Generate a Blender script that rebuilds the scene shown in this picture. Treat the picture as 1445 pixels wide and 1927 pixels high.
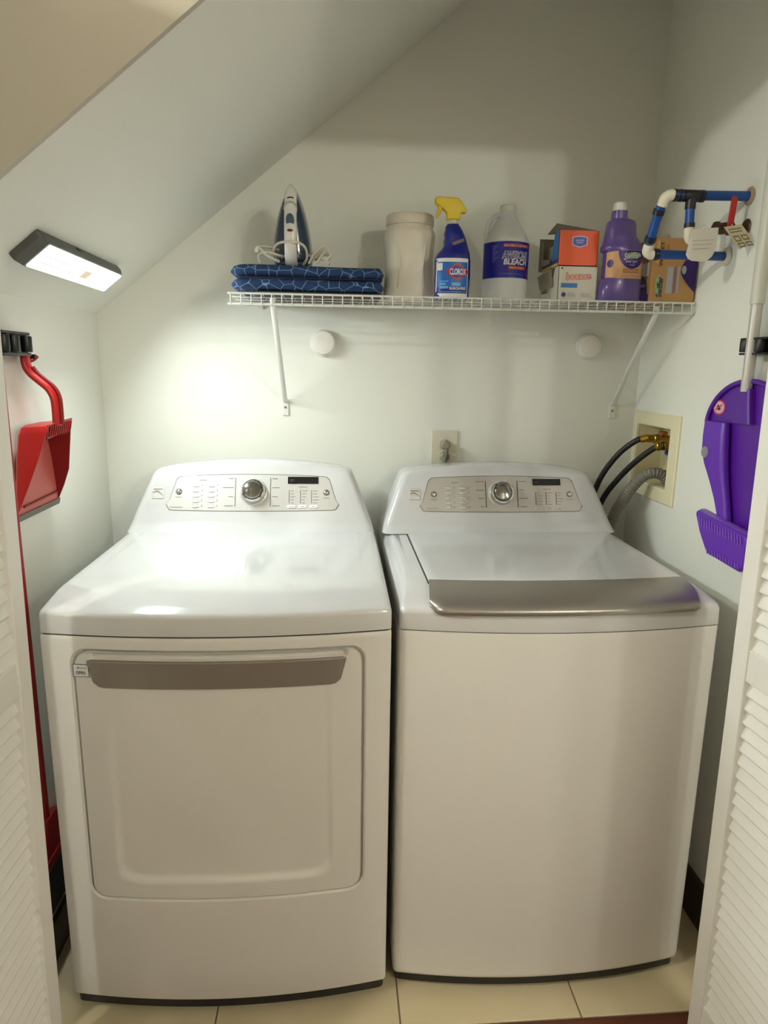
import bpy, bmesh, math, random
from math import sin, cos, pi, radians, sqrt, atan2
from mathutils import Vector, Matrix
random.seed(4)
for o in list(bpy.data.objects): bpy.data.objects.remove(o)
S = bpy.context.scene
COL = S.collection

# ------------------------------------------------------------------ camera
CAM_POS = Vector((0.5679, -1.2708, 1.4133))
cr = Vector((0.99708219, -0.07496651, 0.014392)); cu_ = Vector((0.00183368, 0.21200344, 0.9772672)); cf = Vector((0.07631347, 0.97438933, -0.21152232))
cd = bpy.data.cameras.new('camera'); cam = bpy.data.objects.new('camera', cd); COL.objects.link(cam)
cam.matrix_world = Matrix(((cr.x, cu_.x, -cf.x, CAM_POS.x), (cr.y, cu_.y, -cf.y, CAM_POS.y), (cr.z, cu_.z, -cf.z, CAM_POS.z), (0, 0, 0, 1)))
cd.sensor_fit = 'HORIZONTAL'; cd.sensor_width = 36.0; cd.lens = 1266.29 / 1445 * 36.0; cd.clip_start = 0.02
S.camera = cam
# ------------------------------------------------------------------ world, exposure
w = bpy.data.worlds.new('world'); S.world = w; w.use_nodes = True
w.node_tree.nodes['Background'].inputs[0].default_value = (0.80, 0.78, 0.72, 1)
w.node_tree.nodes['Background'].inputs[1].default_value = 0.15
S.view_settings.view_transform = 'Standard'; S.view_settings.look = 'None'
S.view_settings.gamma = 1.0; S.view_settings.use_curve_mapping = False
S.view_settings.exposure = 0.14
LED_POWER = 5.2      # watts
HALL_LAMPS = [((2.02, -2.30, 2.30), 25.0), ((2.44, -2.30, 2.30), 16.5), ((-0.95, -1.25, 2.30), 44.0)]  # last entry is an unseen fill lamp added to brighten the right side
HALL_COL = (0.98, 1.0, 0.90)
LED_COL = (0.90, 1.0, 0.98)

# ------------------------------------------------------------------ colour + material helpers
def lin(c):
    return tuple(((v / 255) / 12.92 if v / 255 <= .04045 else ((v / 255 + .055) / 1.055) ** 2.4) for v in c)
MATS = {}
def mat(name, rgb, rough=.5, metal=0., var=.04, scale=30., bump=0., coat=0., trans=0., spec=.5, emit=None, emit_s=0., sub=0.):
    if name in MATS: return MATS[name]
    m = bpy.data.materials.new(name); m.use_nodes = True; nt = m.node_tree; b = nt.nodes['Principled BSDF']
    c = lin(rgb)
    tc = nt.nodes.new('ShaderNodeTexCoord'); nz = nt.nodes.new('ShaderNodeTexNoise'); nz.inputs['Scale'].default_value = scale; nz.inputs['Detail'].default_value = 4
    nt.links.new(tc.outputs['Object'], nz.inputs['Vector'])
    mx = nt.nodes.new('ShaderNodeMix'); mx.data_type = 'RGBA'
    mx.inputs[6].default_value = tuple(v * (1 - var) for v in c) + (1,); mx.inputs[7].default_value = tuple(min(1, v * (1 + var)) for v in c) + (1,)
    nt.links.new(nz.outputs['Fac'], mx.inputs[0]); nt.links.new(mx.outputs[2], b.inputs['Base Color'])
    b.inputs['Roughness'].default_value = rough; b.inputs['Metallic'].default_value = metal
    b.inputs['Specular IOR Level'].default_value = spec
    b.inputs['Coat Weight'].default_value = coat; b.inputs['Coat Roughness'].default_value = .08
    b.inputs['Transmission Weight'].default_value = trans
    if sub: b.inputs['Subsurface Weight'].default_value = sub; b.inputs['Subsurface Radius'].default_value = (.02, .02, .015)
    if emit: b.inputs['Emission Color'].default_value = tuple(emit) + (1,); b.inputs['Emission Strength'].default_value = emit_s
    if bump:
        bp = nt.nodes.new('ShaderNodeBump'); bp.inputs['Strength'].default_value = bump; bp.inputs['Distance'].default_value = .002
        n2 = nt.nodes.new('ShaderNodeTexNoise'); n2.inputs['Scale'].default_value = scale * 6; n2.inputs['Detail'].default_value = 3
        nt.links.new(tc.outputs['Object'], n2.inputs['Vector']); nt.links.new(n2.outputs['Fac'], bp.inputs['Height']); nt.links.new(bp.outputs[0], b.inputs['Normal'])
    MATS[name] = m; return m

WALL = mat('wall_paint', (236, 236, 226), .6, var=.015, scale=3, bump=.12)
TAUPE = mat('hall_paint', (192, 185, 170), .6, var=.015, scale=3, bump=.12)
ENAMEL = mat('white_enamel', (206, 205, 204), .15, var=.006, scale=4, coat=.5)
ENAMEL2 = mat('white_cabinet_paint', (222, 218, 212), .28, var=.008, scale=4)
SILVER = mat('brushed_silver', (160, 154, 146), .34, .75, var=.03, scale=80)
SILVERL = mat('satin_light_silver', (206, 203, 198), .38, .35, var=.02, scale=80)
SILVERD = mat('satin_silver', (182, 177, 170), .38, .35, var=.02, scale=80)
HGREY = mat('grey_handle_paint', (135, 126, 116), .38, .25, var=.03)
CHROME = mat('chrome', (225, 225, 225), .08, 1.0, var=.01)
DCHROME = mat('dark_chrome', (150, 148, 145), .12, 1.0, var=.02)
BLACK = mat('black_plastic', (22, 21, 22), .4, var=.1)
DARKGAP = mat('dark_seam_and_shade', (60, 56, 52), .7)  # dark seams, and the painted shade in the dryer door groove
PRINT = mat('grey_print', (118, 114, 112), .6)
PRINTD = mat('dark_print', (70, 66, 66), .6)
SCREEN = mat('black_display', (26, 22, 24), .2, var=.1)
DOORW = mat('white_door_paint', (242, 240, 234), .45, var=.02, scale=12)
WIRE = mat('white_vinyl_wire', (228, 228, 220), .4, var=.02)
WHITEP = mat('white_plastic', (235, 232, 225), .4, var=.02)
CREAM = mat('cream_plastic', (232, 224, 188), .5, var=.02)
IVORY = mat('ivory_plastic', (226, 220, 200), .5, var=.02)
REDP = mat('red_plastic', (176, 22, 20), .38, var=.06)
REDD = mat('dark_red_plastic', (128, 12, 14), .42, var=.06)
PURP = mat('purple_plastic', (84, 22, 150), .35, var=.05)
PURPL = mat('light_purple_plastic', (100, 40, 178), .32, var=.05)
PURPT = mat('pale_purple_plastic', (132, 84, 196), .35, var=.05)
BLUEPIPE = mat('blue_pipe', (20, 72, 150), .38, var=.1)
NAVYFIT = mat('black_clamp', (22, 24, 36), .4, var=.1)
BRASS = mat('brass', (190, 150, 70), .3, .9, var=.08)
HOSEB = mat('black_rubber_hose', (32, 28, 30), .45, var=.1)
HOSEG = mat('grey_corrugated_hose', (128, 124, 112), .5, var=.08)
GROUT = mat('grout', (128, 108, 86), .8)
BROWNB = mat('dark_brown_base', (72, 56, 40), .6, var=.1)

def tile_mat():
    m = mat('beige_tile', (208, 192, 158), .32, var=.10, scale=5, bump=.08); return m
TILE = tile_mat()
def wood_mat(name, a, b_):
    m = bpy.data.materials.new(name); m.use_nodes = True; nt = m.node_tree; p = nt.nodes['Principled BSDF']
    tc = nt.nodes.new('ShaderNodeTexCoord'); mp = nt.nodes.new('ShaderNodeMapping'); mp.inputs['Scale'].default_value = (1.2, 14, 14)
    nz = nt.nodes.new('ShaderNodeTexNoise'); nz.inputs['Scale'].default_value = 4; nz.inputs['Detail'].default_value = 6
    rp = nt.nodes.new('ShaderNodeValToRGB'); rp.color_ramp.elements[0].color = lin(a) + (1,); rp.color_ramp.elements[1].color = lin(b_) + (1,)
    rp.color_ramp.elements[0].position = .3; rp.color_ramp.elements[1].position = .7
    nt.links.new(tc.outputs['Object'], mp.inputs[0]); nt.links.new(mp.outputs[0], nz.inputs['Vector']); nt.links.new(nz.outputs['Fac'], rp.inputs[0]); nt.links.new(rp.outputs[0], p.inputs['Base Color'])
    p.inputs['Roughness'].default_value = .35; return m
WOOD = wood_mat('dark_wood_plank', (74, 34, 18), (104, 54, 30))

# ------------------------------------------------------------------ object helpers
def link(o, parent=None):
    COL.objects.link(o)
    if parent is not None: o.parent = parent
    return o
def tag(o, label=None, cat=None, group=None, kind=None):
    if label: o['label'] = label
    if cat: o['category'] = cat
    if group: o['group'] = group
    if kind: o['kind'] = kind
    return o
def thing(name, label, cat, loc=(0, 0, 0), rotz=0., group=None, rot=None):
    o = bpy.data.objects.new(name, None); o.empty_display_size = .05; link(o)
    o.location = loc; o.rotation_euler = rot if rot else (0, 0, rotz)
    return tag(o, label, cat, group)
def structure(name, loc=(0, 0, 0), rotz=0.):
    o = bpy.data.objects.new(name, None); o.empty_display_size = .05; link(o); o.location = loc; o.rotation_euler = (0, 0, rotz); o['kind'] = 'structure'; return o
def mesh(name, verts, faces, m, parent=None, smooth=None, bevel=0, off=None, seg=2, label=None, fix=True):
    """off: verts are world coordinates; subtract this origin"""
    if off is not None: verts = [(v[0] - off[0], v[1] - off[1], v[2] - off[2]) for v in verts]
    me = bpy.data.meshes.new(name); me.from_pydata([tuple(v) for v in verts], [], faces)
    if fix:
        bm = bmesh.new(); bm.from_mesh(me); bmesh.ops.recalc_face_normals(bm, faces=bm.faces); bm.to_mesh(me); bm.free()
    me.materials.append(m)
    if smooth is not None:
        for p in me.polygons: p.use_smooth = True
        me.set_sharp_from_angle(angle=radians(smooth))
    o = bpy.data.objects.new(name, me); link(o, parent)
    if bevel:
        b = o.modifiers.new('bevel', 'BEVEL'); b.width = bevel; b.segments = seg; b.limit_method = 'ANGLE'; b.angle_limit = radians(35)
        for p in me.polygons: p.use_smooth = True
        if smooth is None: me.set_sharp_from_angle(angle=radians(40))
    if label: o['label'] = label
    return o
def boxv(x0, x1, y0, y1, z0, z1):
    v = [(x, y, z) for x in (x0, x1) for y in (y0, y1) for z in (z0, z1)]
    f = [(0, 1, 3, 2), (4, 6, 7, 5), (0, 4, 5, 1), (2, 3, 7, 6), (0, 2, 6, 4), (1, 5, 7, 3)]
    return v, f
def box(name, x0, x1, y0, y1, z0, z1, m, parent=None, bevel=0, off=None, label=None):
    v, f = boxv(x0, x1, y0, y1, z0, z1); return mesh(name, v, f, m, parent, None, bevel, off, label=label)
def loft(rings, cap0=True, cap1=True, closed=True):
    n = len(rings[0]); V = [p for r in rings for p in r]; F = []
    for i in range(len(rings) - 1):
        a, b = i * n, (i + 1) * n
        for j in range(n if closed else n - 1):
            k = (j + 1) % n; F.append((a + j, a + k, b + k, b + j))
    def cap(base):
        h = n // 2
        for i in range(h - 1): F.append((base + i, base + i + 1, base + n - 2 - i, base + n - 1 - i))
    if cap0: cap(0)
    if cap1: cap(n * (len(rings) - 1))
    return V, F
def rrect(x0, x1, y0, y1, r, nc=6, ne=18):
    """rounded rectangle; first half = y0 side left to right, second half = y1 side right to left (pairs for caps)"""
    r = max(1e-5, min(r, (x1 - x0) / 2 - 1e-5, (y1 - y0) / 2 - 1e-5)); P = []
    for i in range(nc): a = pi + (pi / 2) * i / nc; P.append((x0 + r + r * cos(a), y0 + r + r * sin(a)))
    for i in range(ne + 1): P.append((x0 + r + (x1 - x0 - 2 * r) * i / ne, y0))
    for i in range(1, nc + 1): a = 1.5 * pi + (pi / 2) * i / nc; P.append((x1 - r + r * cos(a), y0 + r + r * sin(a)))
    Q = [(x, y0 + y1 - y) for x, y in P[::-1]]
    return P + Q
def sring(cx, cy, z, rx, ry, e=2.0, n=40):
    """superellipse ring, paired front/back like rrect"""
    P = []
    h = n // 2
    for i in range(h):
        a = pi + pi * (i + .5) / h
        c, s = cos(a), sin(a)
        P.append((cx + rx * math.copysign(abs(c) ** (2 / e), c), cy + ry * math.copysign(abs(s) ** (2 / e), s), z))
    return P + [(x, 2 * cy - y, z) for x, y, z in P[::-1]]
def smoothpath(pts, n=8):
    P = [Vector(p) for p in pts]; P = [P[0] * 2 - P[1]] + P + [P[-1] * 2 - P[-2]]; R = []
    for i in range(1, len(P) - 2):
        for k in range(n):
            t = k / n; a, b, c, d = P[i - 1], P[i], P[i + 1], P[i + 2]
            R.append(.5 * ((2 * b) + (c - a) * t + (2 * a - 5 * b + 4 * c - d) * t * t + (3 * b - 3 * c + d - a) * t ** 3))
    R.append(P[-2]); return R
def tubev(path, r, n=10, ry=None, up=None):
    """r: number or list; returns verts, faces"""
    P = [Vector(p) for p in path]; rings = []
    T = [(P[min(i + 1, len(P) - 1)] - P[max(i - 1, 0)]).normalized() for i in range(len(P))]
    ref = Vector(up) if up else (Vector((0, 0, 1)) if abs(T[0].z) < .9 else Vector((1, 0, 0)))
    u = (ref - T[0] * ref.dot(T[0])).normalized()
    for i, p in enumerate(P):
        u = (u - T[i] * u.dot(T[i])).normalized(); v = T[i].cross(u)
        rr = r[i] if isinstance(r, (list, tuple)) else r; r2 = rr if ry is None else ry
        rings.append([tuple(p + u * rr * cos(2 * pi * (j + .5) / n) + v * r2 * sin(2 * pi * (j + .5) / n)) for j in range(n)])
    return loft(rings)
def tube(name, path, r, m, parent=None, n=10, off=None, ry=None, up=None, label=None):
    v, f = tubev(path, r, n, ry, up); return mesh(name, v, f, m, parent, 50, 0, off, label=label)
def lathev(profile, n=32, axis='z', c=(0, 0, 0)):
    rings = []
    for r, h in profile:
        R = []
        for j in range(n):
            a = 2 * pi * (j + .5) / n; x, y = max(r, 1e-4) * cos(a), max(r, 1e-4) * sin(a)
            R.append({'z': (c[0] + x, c[1] + y, c[2] + h), 'y': (c[0] + x, c[1] + h, c[2] + y), 'x': (c[0] + h, c[1] + x, c[2] + y)}[axis])
        rings.append(R)
    return loft(rings)
def lathe(name, profile, m, parent=None, n=32, axis='z', c=(0, 0, 0), off=None, sm=35):
    v, f = lathev(profile, n, axis, c); return mesh(name, v, f, m, parent, sm, 0, off)
def prism(name, pts, fn, d0, d1, m, parent=None, bevel=0, off=None, smooth=None, label=None):
    """2-D outline pts, fn(a, b, d) -> 3-D"""
    n = len(pts); V = [fn(a, b, d0) for a, b in pts] + [fn(a, b, d1) for a, b in pts]
    F = [tuple(range(n)), tuple(range(2 * n - 1, n - 1, -1))] + [(i, (i + 1) % n, n + (i + 1) % n, n + i) for i in range(n)]
    return mesh(name, V, F, m, parent, smooth, bevel, off, label=label)
def sst(a, b, x):
    t = max(0., min(1., (x - a) / (b - a))); return t * t * (3 - 2 * t)
def text(name, s, wd, ht, place, m, parent, bold=0., shear=0., off=None):
    """place(u, v) maps flat text coordinates (centred) to 3-D local coordinates"""
    cu = bpy.data.curves.new('t', 'FONT'); cu.body = s; cu.size = 1; cu.offset = bold; cu.shear = shear; cu.resolution_u = 3
    o = bpy.data.objects.new('t', cu); COL.objects.link(o)
    me = bpy.data.meshes.new_from_object(o.evaluated_get(bpy.context.evaluated_depsgraph_get()))
    ref = me
    if bold:                                   # size by the un-thickened letters so outlines and fills line up
        cu.offset = 0; bpy.context.view_layer.update()
        ref = bpy.data.meshes.new_from_object(o.evaluated_get(bpy.context.evaluated_depsgraph_get()))
    xs = [v.co.x for v in ref.vertices]; ys = [v.co.y for v in ref.vertices]
    bpy.data.objects.remove(o); bpy.data.curves.remove(cu); x0, x1, y0, y1 = min(xs), max(xs), min(ys), max(ys)
    for v in me.vertices:
        p = place(((v.co.x - x0) / (x1 - x0) - .5) * wd, ((v.co.y - y0) / (y1 - y0) - .5) * ht)
        v.co = Vector(p) - Vector(off) if off is not None else Vector(p)
    me.materials.clear(); me.materials.append(m)
    ob = bpy.data.objects.new(name, me); link(ob, parent); return ob
def patch(name, pts, place, m, parent, off=None, nx=16):
    """flat decal: convex-ish outline given as columns: list of (u, v_low, v_high)"""
    V = []; F = []
    for u, a, b in pts: V += [place(u, a), place(u, b)]
    for i in range(len(pts) - 1): F.append((2 * i, 2 * i + 2, 2 * i + 3, 2 * i + 1))
    return mesh(name, V, F, m, parent, 60, 0, off, fix=False)
def rpatch(name, u0, u1, v0, v1, place, m, parent, off=None, n=14):
    return patch(name, [(u0 + (u1 - u0) * i / n, v0, v1) for i in range(n + 1)], place, m, parent, off)
def epatch(name, cu, cv, ru, rv, place, m, parent, off=None, n=20, a0=-1., a1=1., lo=True, hi=True):
    pts = []
    for i in range(n + 1):
        s = -cos(pi * i / n); s = max(a0, min(a1, s)); h = sqrt(max(0, 1 - s * s)) * rv
        pts.append((cu + s * ru, cv - (h if lo else 0), cv + (h if hi else 0)))
    return patch(name, pts, place, m, parent, off)

# ================================================================== THE SETTING
XL, XR, YB, ZS, SL = -0.1076, 1.517, 0.80, 1.548, 0.805
YF = -0.115      # face of the closet front wall
ZC = 2.46
def zsl(x): return ZS + SL * (x - XL)
def wallobj(name, v, f, m, label=None): o = mesh(name, v, f, m); o['kind'] = 'structure'; return o
def ybox(pts, y0, y1):
    n = len(pts); V = [(a, y0, b) for a, b in pts] + [(a, y1, b) for a, b in pts]
    return V, [tuple(range(n)), tuple(range(2 * n - 1, n - 1, -1))] + [(i, (i + 1) % n, n + (i + 1) % n, n + i) for i in range(n)]
xc = XL + (ZC - ZS) / SL
wallobj('wall_back', *ybox([(XL - .1, 0), (XR + .1, 0), (XR + .1, ZC + .1), (XL - .1, ZC + .1)], YB, YB + .08), WALL)
wallobj('wall_left', *boxv(XL - .08, XL, YF + .012, YB, 0, ZS), WALL)
# right wall with the recess of the laundry box
BY0, BY1, BZ0, BZ1 = .553, .765, 1.08, 1.252
bmv = []; bmf = []
def addq(q): i = len(bmv); bmv.extend(q); bmf.append((i, i + 1, i + 2, i + 3))
for y0, y1, z0, z1 in ((YF + .012, BY0, 0, ZC), (BY1, YB, 0, ZC), (BY0, BY1, 0, BZ0), (BY0, BY1, BZ1, ZC)): addq([(XR, y0, z0), (XR, y1, z0), (XR, y1, z1), (XR, y0, z1)])
X2 = XR + .09
addq([(X2, YF + .012, 0), (X2, YB, 0), (X2, YB, ZC), (X2, YF + .012, ZC)])
addq([(XR, YF + .012, 0), (X2, YF + .012, 0), (X2, YF + .012, ZC), (XR, YF + .012, ZC)])
o = mesh('wall_right', bmv, bmf, WALL); o['kind'] = 'structure'
# ceilings
wallobj('ceiling', *ybox([(XL - .06, ZS - .06 * SL), (xc, ZC), (XR + .1, ZC), (XR + .1, ZC + .08), (xc - .05, ZC + .08), (XL - .06, ZS + .06)], YF + .001, YB), WALL)
# hall-side front wall with the slanted opening
XJ0, XJ1, ZH = -.075, 1.475, 2.105
xh = XL + (ZH - ZS) / SL
HX0, HX1, HY = -1.25, 2.95, -2.75
fw = [[(HX0, 0), (XJ0, 0), (XJ0, zsl(XJ0)), (HX0, zsl(XJ0))], [(HX0, zsl(XJ0)), (XJ0, zsl(XJ0)), (xh, ZH), (xh, ZC), (HX0, ZC)], [(xh, ZH), (XJ1, ZH), (XJ1, ZC), (xh, ZC)], [(XJ1, 0), (HX1, 0), (HX1, ZC), (XJ1, ZC)]]
V = []; F = []
for poly in fw:
    v, f = ybox(poly, YF - .012, YF); k = len(V); V += v; F += [tuple(i + k for i in q) for q in f]
wallobj('wall_front', V, F, TAUPE)
wallobj('wall_hall_back', *boxv(HX0, HX1, HY - .06, HY, 0, ZC), TAUPE)
wallobj('wall_hall_left', *boxv(HX0 - .06, HX0, HY, YF, 0, ZC), TAUPE)
wallobj('wall_hall_right', *boxv(HX1, HX1 + .06, HY, YF, 0, ZC), TAUPE)
wallobj('ceiling_hall', *boxv(HX0, HX1, HY, YF - .012, ZC, ZC + .06), mat('hall_ceiling_paint', (232, 226, 214), .7, var=.01, scale=3))
# baseboards
def bb(name, v, f): o = mesh(name, v, f, BROWNB, None, None, .002); o['kind'] = 'structure'
bb('baseboard_left', *boxv(XL, XL + .012, YF + .02, YB - .012, .0, .10))
bb('baseboard_right', *boxv(XR - .012, XR, YF + .02, YB - .012, .0, .125))
bb('baseboard_back', *boxv(XL, XR, YB - .012, YB, .0, .10))
# closet floor: tiles
fl = structure('floor', (.7, .36, 0))
mesh('grout_bed', *boxv(XL, XR, -.08, YB, -.03, -.0025), GROUT, fl, off=(.7, .36, 0))
xs = [XL, .309, .715, 1.121, XR]; ys = [-.08, .31, .716, YB]
for i in range(4):
    for j in range(3):
        g = .0018
        a, b = xs[i] + g, xs[i + 1] - g; c, d = ys[j] + g, ys[j + 1] - g
        t = box('tile', a, b, c, d, -.02, random.uniform(-.0004, 0), TILE, fl, .0015, off=(.7, .36, 0))
hf = structure('floor_hall', (.7, -1.4, 0))
mesh('subfloor', *boxv(HX0, HX1, HY, -.083, -.05, -.022), BROWNB, hf, off=(.7, -1.4, 0))
y = -.082; k = 0
while y > HY + .05:
    y2 = max(y - .09, HY); xx = HX0 + (k % 3) * .31
    cuts = [HX0] + [c for c in (xx + .4, xx + 1.6, xx + 2.8, xx + 3.9) if c < HX1 - .1] + [HX1]
    for a, b in zip(cuts, cuts[1:]): box('plank', a + .001, b - .001, y2 + .001, y - .001, -.021, 0, WOOD, hf, .001, off=(.7, -1.4, 0))
    y = y2; k += 1
# hall lamps (off camera): small domes on the ceiling; the left one is added fill
for i, (pos, pw) in enumerate(HALL_LAMPS):
    t = thing('ceiling_lamp', ['round hall ceiling lamp nearer the right closet door', 'round hall ceiling lamp in the far right of the hall', 'unseen fill lamp added at the left end of the hall'][i], 'lamp', (pos[0], pos[1], ZC), group='hall ceiling lamps')
    lathe('canopy', [(0, 0), (.07, 0), (.07, -.02), (.012, -.03), (.012, pos[2] - ZC + .055), (0, pos[2] - ZC + .055)], WHITEP, t)
    r = .05
    lathe('bulb', [(0, pos[2] - ZC + r)] + [(r * sin(pi * q / 10), pos[2] - ZC + r * cos(pi * q / 10)) for q in range(1, 10)] + [(0, pos[2] - ZC - r)],
          mat('bulb_glow_%d' % i, (255, 240, 220), .5, emit=HALL_COL, emit_s=pw * 40 / 4 / .785), t, n=20)

# ------------------------------------------------------------------ louvered folding doors
def slat_mesh(L):
    P = []
    wd, th, a = .0350, .0060, radians(22)
    sec = [(-wd / 2, -th / 2), (wd / 2, -th / 2), (wd / 2, th / 2 - .001), (wd / 2 - .001, th / 2), (-wd / 2 + .0035, th / 2), (-wd / 2 + .001, th / 2 - .0012), (-wd / 2, th / 2 - .0035), (-wd / 2, 0)]
    rings = []
    for yy in (-L / 2, L / 2):
        rings.append([(-s * sin(a) * 1 + t * cos(a), yy, s * cos(a) + t * sin(a)) for s, t in sec])
    V, F = loft(rings); me = bpy.data.meshes.new('slat'); me.from_pydata(V, [], F)
    bm = bmesh.new(); bm.from_mesh(me); bmesh.ops.recalc_face_normals(bm, faces=bm.faces); bm.to_mesh(me); bm.free()
    me.materials.append(DOORW); return me
LW, LT, LH = .375, .030, 1.995
SLATL = slat_mesh(LW - .08 + .008)
def door_leaf(name, corner, ang, flip):
    """leaf with its visible face on local +x; far end at local y=0, near end at local y=-LW"""
    t = structure(name, (corner[0], corner[1], .012), ang)
    x0, x1 = (-LT, 0)
    st = .040
    box('stile', x0, x1, -st, 0, 0, LH, DOORW, t, .002)
    box('stile', x0, x1, -LW, -LW + st, 0, LH, DOORW, t, .002)
    for z0, z1 in ((.0, .10), (.838, .900), (LH - .075, LH)): box('rail', x0 + .003, x1 - .003, -LW + st - .001, -st + .001, z0, z1, DOORW, t, .0015)
    for z0, z1 in ((.10, .838), (.900, LH - .075)):
        n = int(round((z1 - z0) / .0285))
        for i in range(n):
            s = bpy.data.objects.new('slat', SLATL); link(s, t)
            s.location = ((x0 + x1) / 2, -LW / 2, z0 + (i + .5) * (z1 - z0) / n)
            if flip: s.rotation_euler = (0, 0, pi)
    return t
LA, RA = radians(-3.2), radians(4.5)
# left: visible face +x
for nm, dx in (('door_1', 0), ('door_3', -.040)): door_leaf(nm, (.0262 + dx, -.128), LA, False).rotation_euler.y = radians(.80)
# right: visible face on -x: rotate so local +x points to -x; build with far end at y=0
def door_leaf_r(name, corner, ang):
    t = structure(name, (corner[0], corner[1], .012), ang)
    st = .040
    box('stile', 0, LT, -st, 0, 0, LH, DOORW, t, .002)
    box('stile', 0, LT, -LW, -LW + st, 0, LH, DOORW, t, .002)
    for z0, z1 in ((.0, .10), (.838, .900), (LH - .075, LH)): box('rail', .003, LT - .003, -LW + st - .001, -st + .001, z0, z1, DOORW, t, .0015)
    for z0, z1 in ((.10, .838), (.900, LH - .075)):
        n = int(round((z1 - z0) / .0285))
        for i in range(n):
            s = bpy.data.objects.new('slat', SLATL); link(s, t)
            s.location = (LT / 2, -LW / 2, z0 + (i + .5) * (z1 - z0) / n); s.rotation_euler = (0, 0, pi)
    return t
for nm, dx in (('door_2', 0), ('door_4', .040)): door_leaf_r(nm, (1.336 + dx, -.128), RA).rotation_euler.y = radians(-.60)

# ================================================================== LED LIGHT BAR ON THE SLOPE
al = math.atan(SL)
led = thing('light_bar', 'dark grey rechargeable light bar glowing white on the sloped ceiling', 'lamp', (-.005, .345, zsl(-.005)), rot=(0, -al, 0))
L2 = .243
GREYM = mat('dark_grey_housing', (92, 90, 86), .45, .2, var=.04)
rings = []
for (hx, hy, z, r) in ((.036, L2, 0, .006), (.0365, L2, -.006, .006), (.0365, L2 - .001, -.013, .006), (.033, L2 - .018, -.026, .004), (.031, L2 - .022, -.0265, .004)):
    rings.append([(x, y, z) for x, y in rrect(-hx, hx, -hy, hy, r)])
mesh('housing', *loft(rings), GREYM, led, 30)
LENS = mat('lit_lens', (255, 255, 255), .4, emit=LED_COL, emit_s=2.5)
la = bpy.data.lights.new('led_array', 'AREA'); la.shape = 'RECTANGLE'; la.size = .056; la.size_y = .43; la.energy = LED_POWER; la.color = LED_COL; la.spread = radians(138)
lo2 = bpy.data.objects.new('led_array', la); link(lo2, led); lo2.location = (0, 0, -.0310)
lens = mesh('lens', *loft([[(x, y, z) for x, y in rrect(-hx, hx, -hy, hy, .003)] for hx, hy, z in ((.0305, L2 - .0225, -.0262), (.0305, L2 - .0225, -.029), (.029, L2 - .024, -.030))]), LENS, led, 30)
GAPM = mat('led_row_gap', (190, 186, 200), .5, emit=(.9, .85, 1), emit_s=.45)
for xg in (-.009, .009):
    for k in range(26):
        yy = -L2 + .04 + k * (2 * L2 - .08) / 25
        if abs(yy - .02) < .026: continue
        box('led_gap', xg - .0019, xg + .0019, yy - .0060, yy + .0060, -.0330, -.0318, GAPM, lens)
box('motion_sensor', -.011, .011, .000, .040, -.0345, -.0318, mat('sensor_cover', (214, 196, 170), .5, emit=(1, .85, .65), emit_s=.35), led, .001)
box('switch', .0362, .039, -.06, -.035, -.012, -.006, BLACK, led, .001)

# ================================================================== DRYER
DW = .686; DROT = radians(-.656)
def bowf(x, b, wd=DW): return -b * (1 - ((x - wd / 2) / (wd / 2)) ** 2)
def bow_ring(x0, x1, y0, y1, r, z, b, nc=6, ne=24):
    P = []
    N = rrect(x0, x1, y0, y1, r, nc, ne); h = len(N) // 2
    for i, (x, y) in enumerate(N): P.append((x, y + (bowf(x, b) if i < h else 0), z))
    return P
dry = thing('clothes_dryer', 'white front-loading clothes dryer with grey handle strip, left of the washer', 'dryer', (0, 0, 0), DROT)
B = .032
# cabinet shell behind the front panel
mesh('cabinet', *loft([bow_ring(0, DW, .012, .72, .008, z, B) for z in (.052, .06, .47, .89, .897)]), ENAMEL2, dry, 35)
# front frame with door opening
DX0, DX1, DZ0, DZ1, DR = .061, .632, .308, .870, .035
def frect(x0, x1, z0, z1, r): return rrect(x0, x1, z0, z1, r, 8, 26)
OUT = (0, DW, .053, .8965)
rg = []
def fr(d, yo, t):
    a = frect(OUT[0] + d, OUT[1] - d, OUT[2] + d, OUT[3] - d, .006); b_ = frect(DX0, DX1, DZ0, DZ1, DR)
    return [(p[0] * (1 - t) + q[0] * t, yo + bowf(p[0] * (1 - t) + q[0] * t, B), p[1] * (1 - t) + q[1] * t) for p, q in zip(a, b_)]
rg = [fr(0, .012, 0), fr(0, .005, 0), fr(.0015, .0015, 0), fr(.005, 0, 0), fr(.005, 0, .3), fr(.005, 0, .65), fr(.005, 0, .93)]
def hole(d, yo): return [(x, yo + bowf(x, B), z) for x, z in frect(DX0 + d, DX1 - d, DZ0 + d, DZ1 - d, max(.004, DR - d))]
rg += [hole(-.004, .0006), hole(0, .004), hole(.001, .013)]
mesh('front_panel', *loft(rg, False, False), ENAMEL2, dry, 32)
mesh('door_groove_shade', *loft([hole(-.002, .0122), hole(.02, .0122)], False, False), DARKGAP, dry, 30)  # dark ring standing in for the shade inside the door groove
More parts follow.
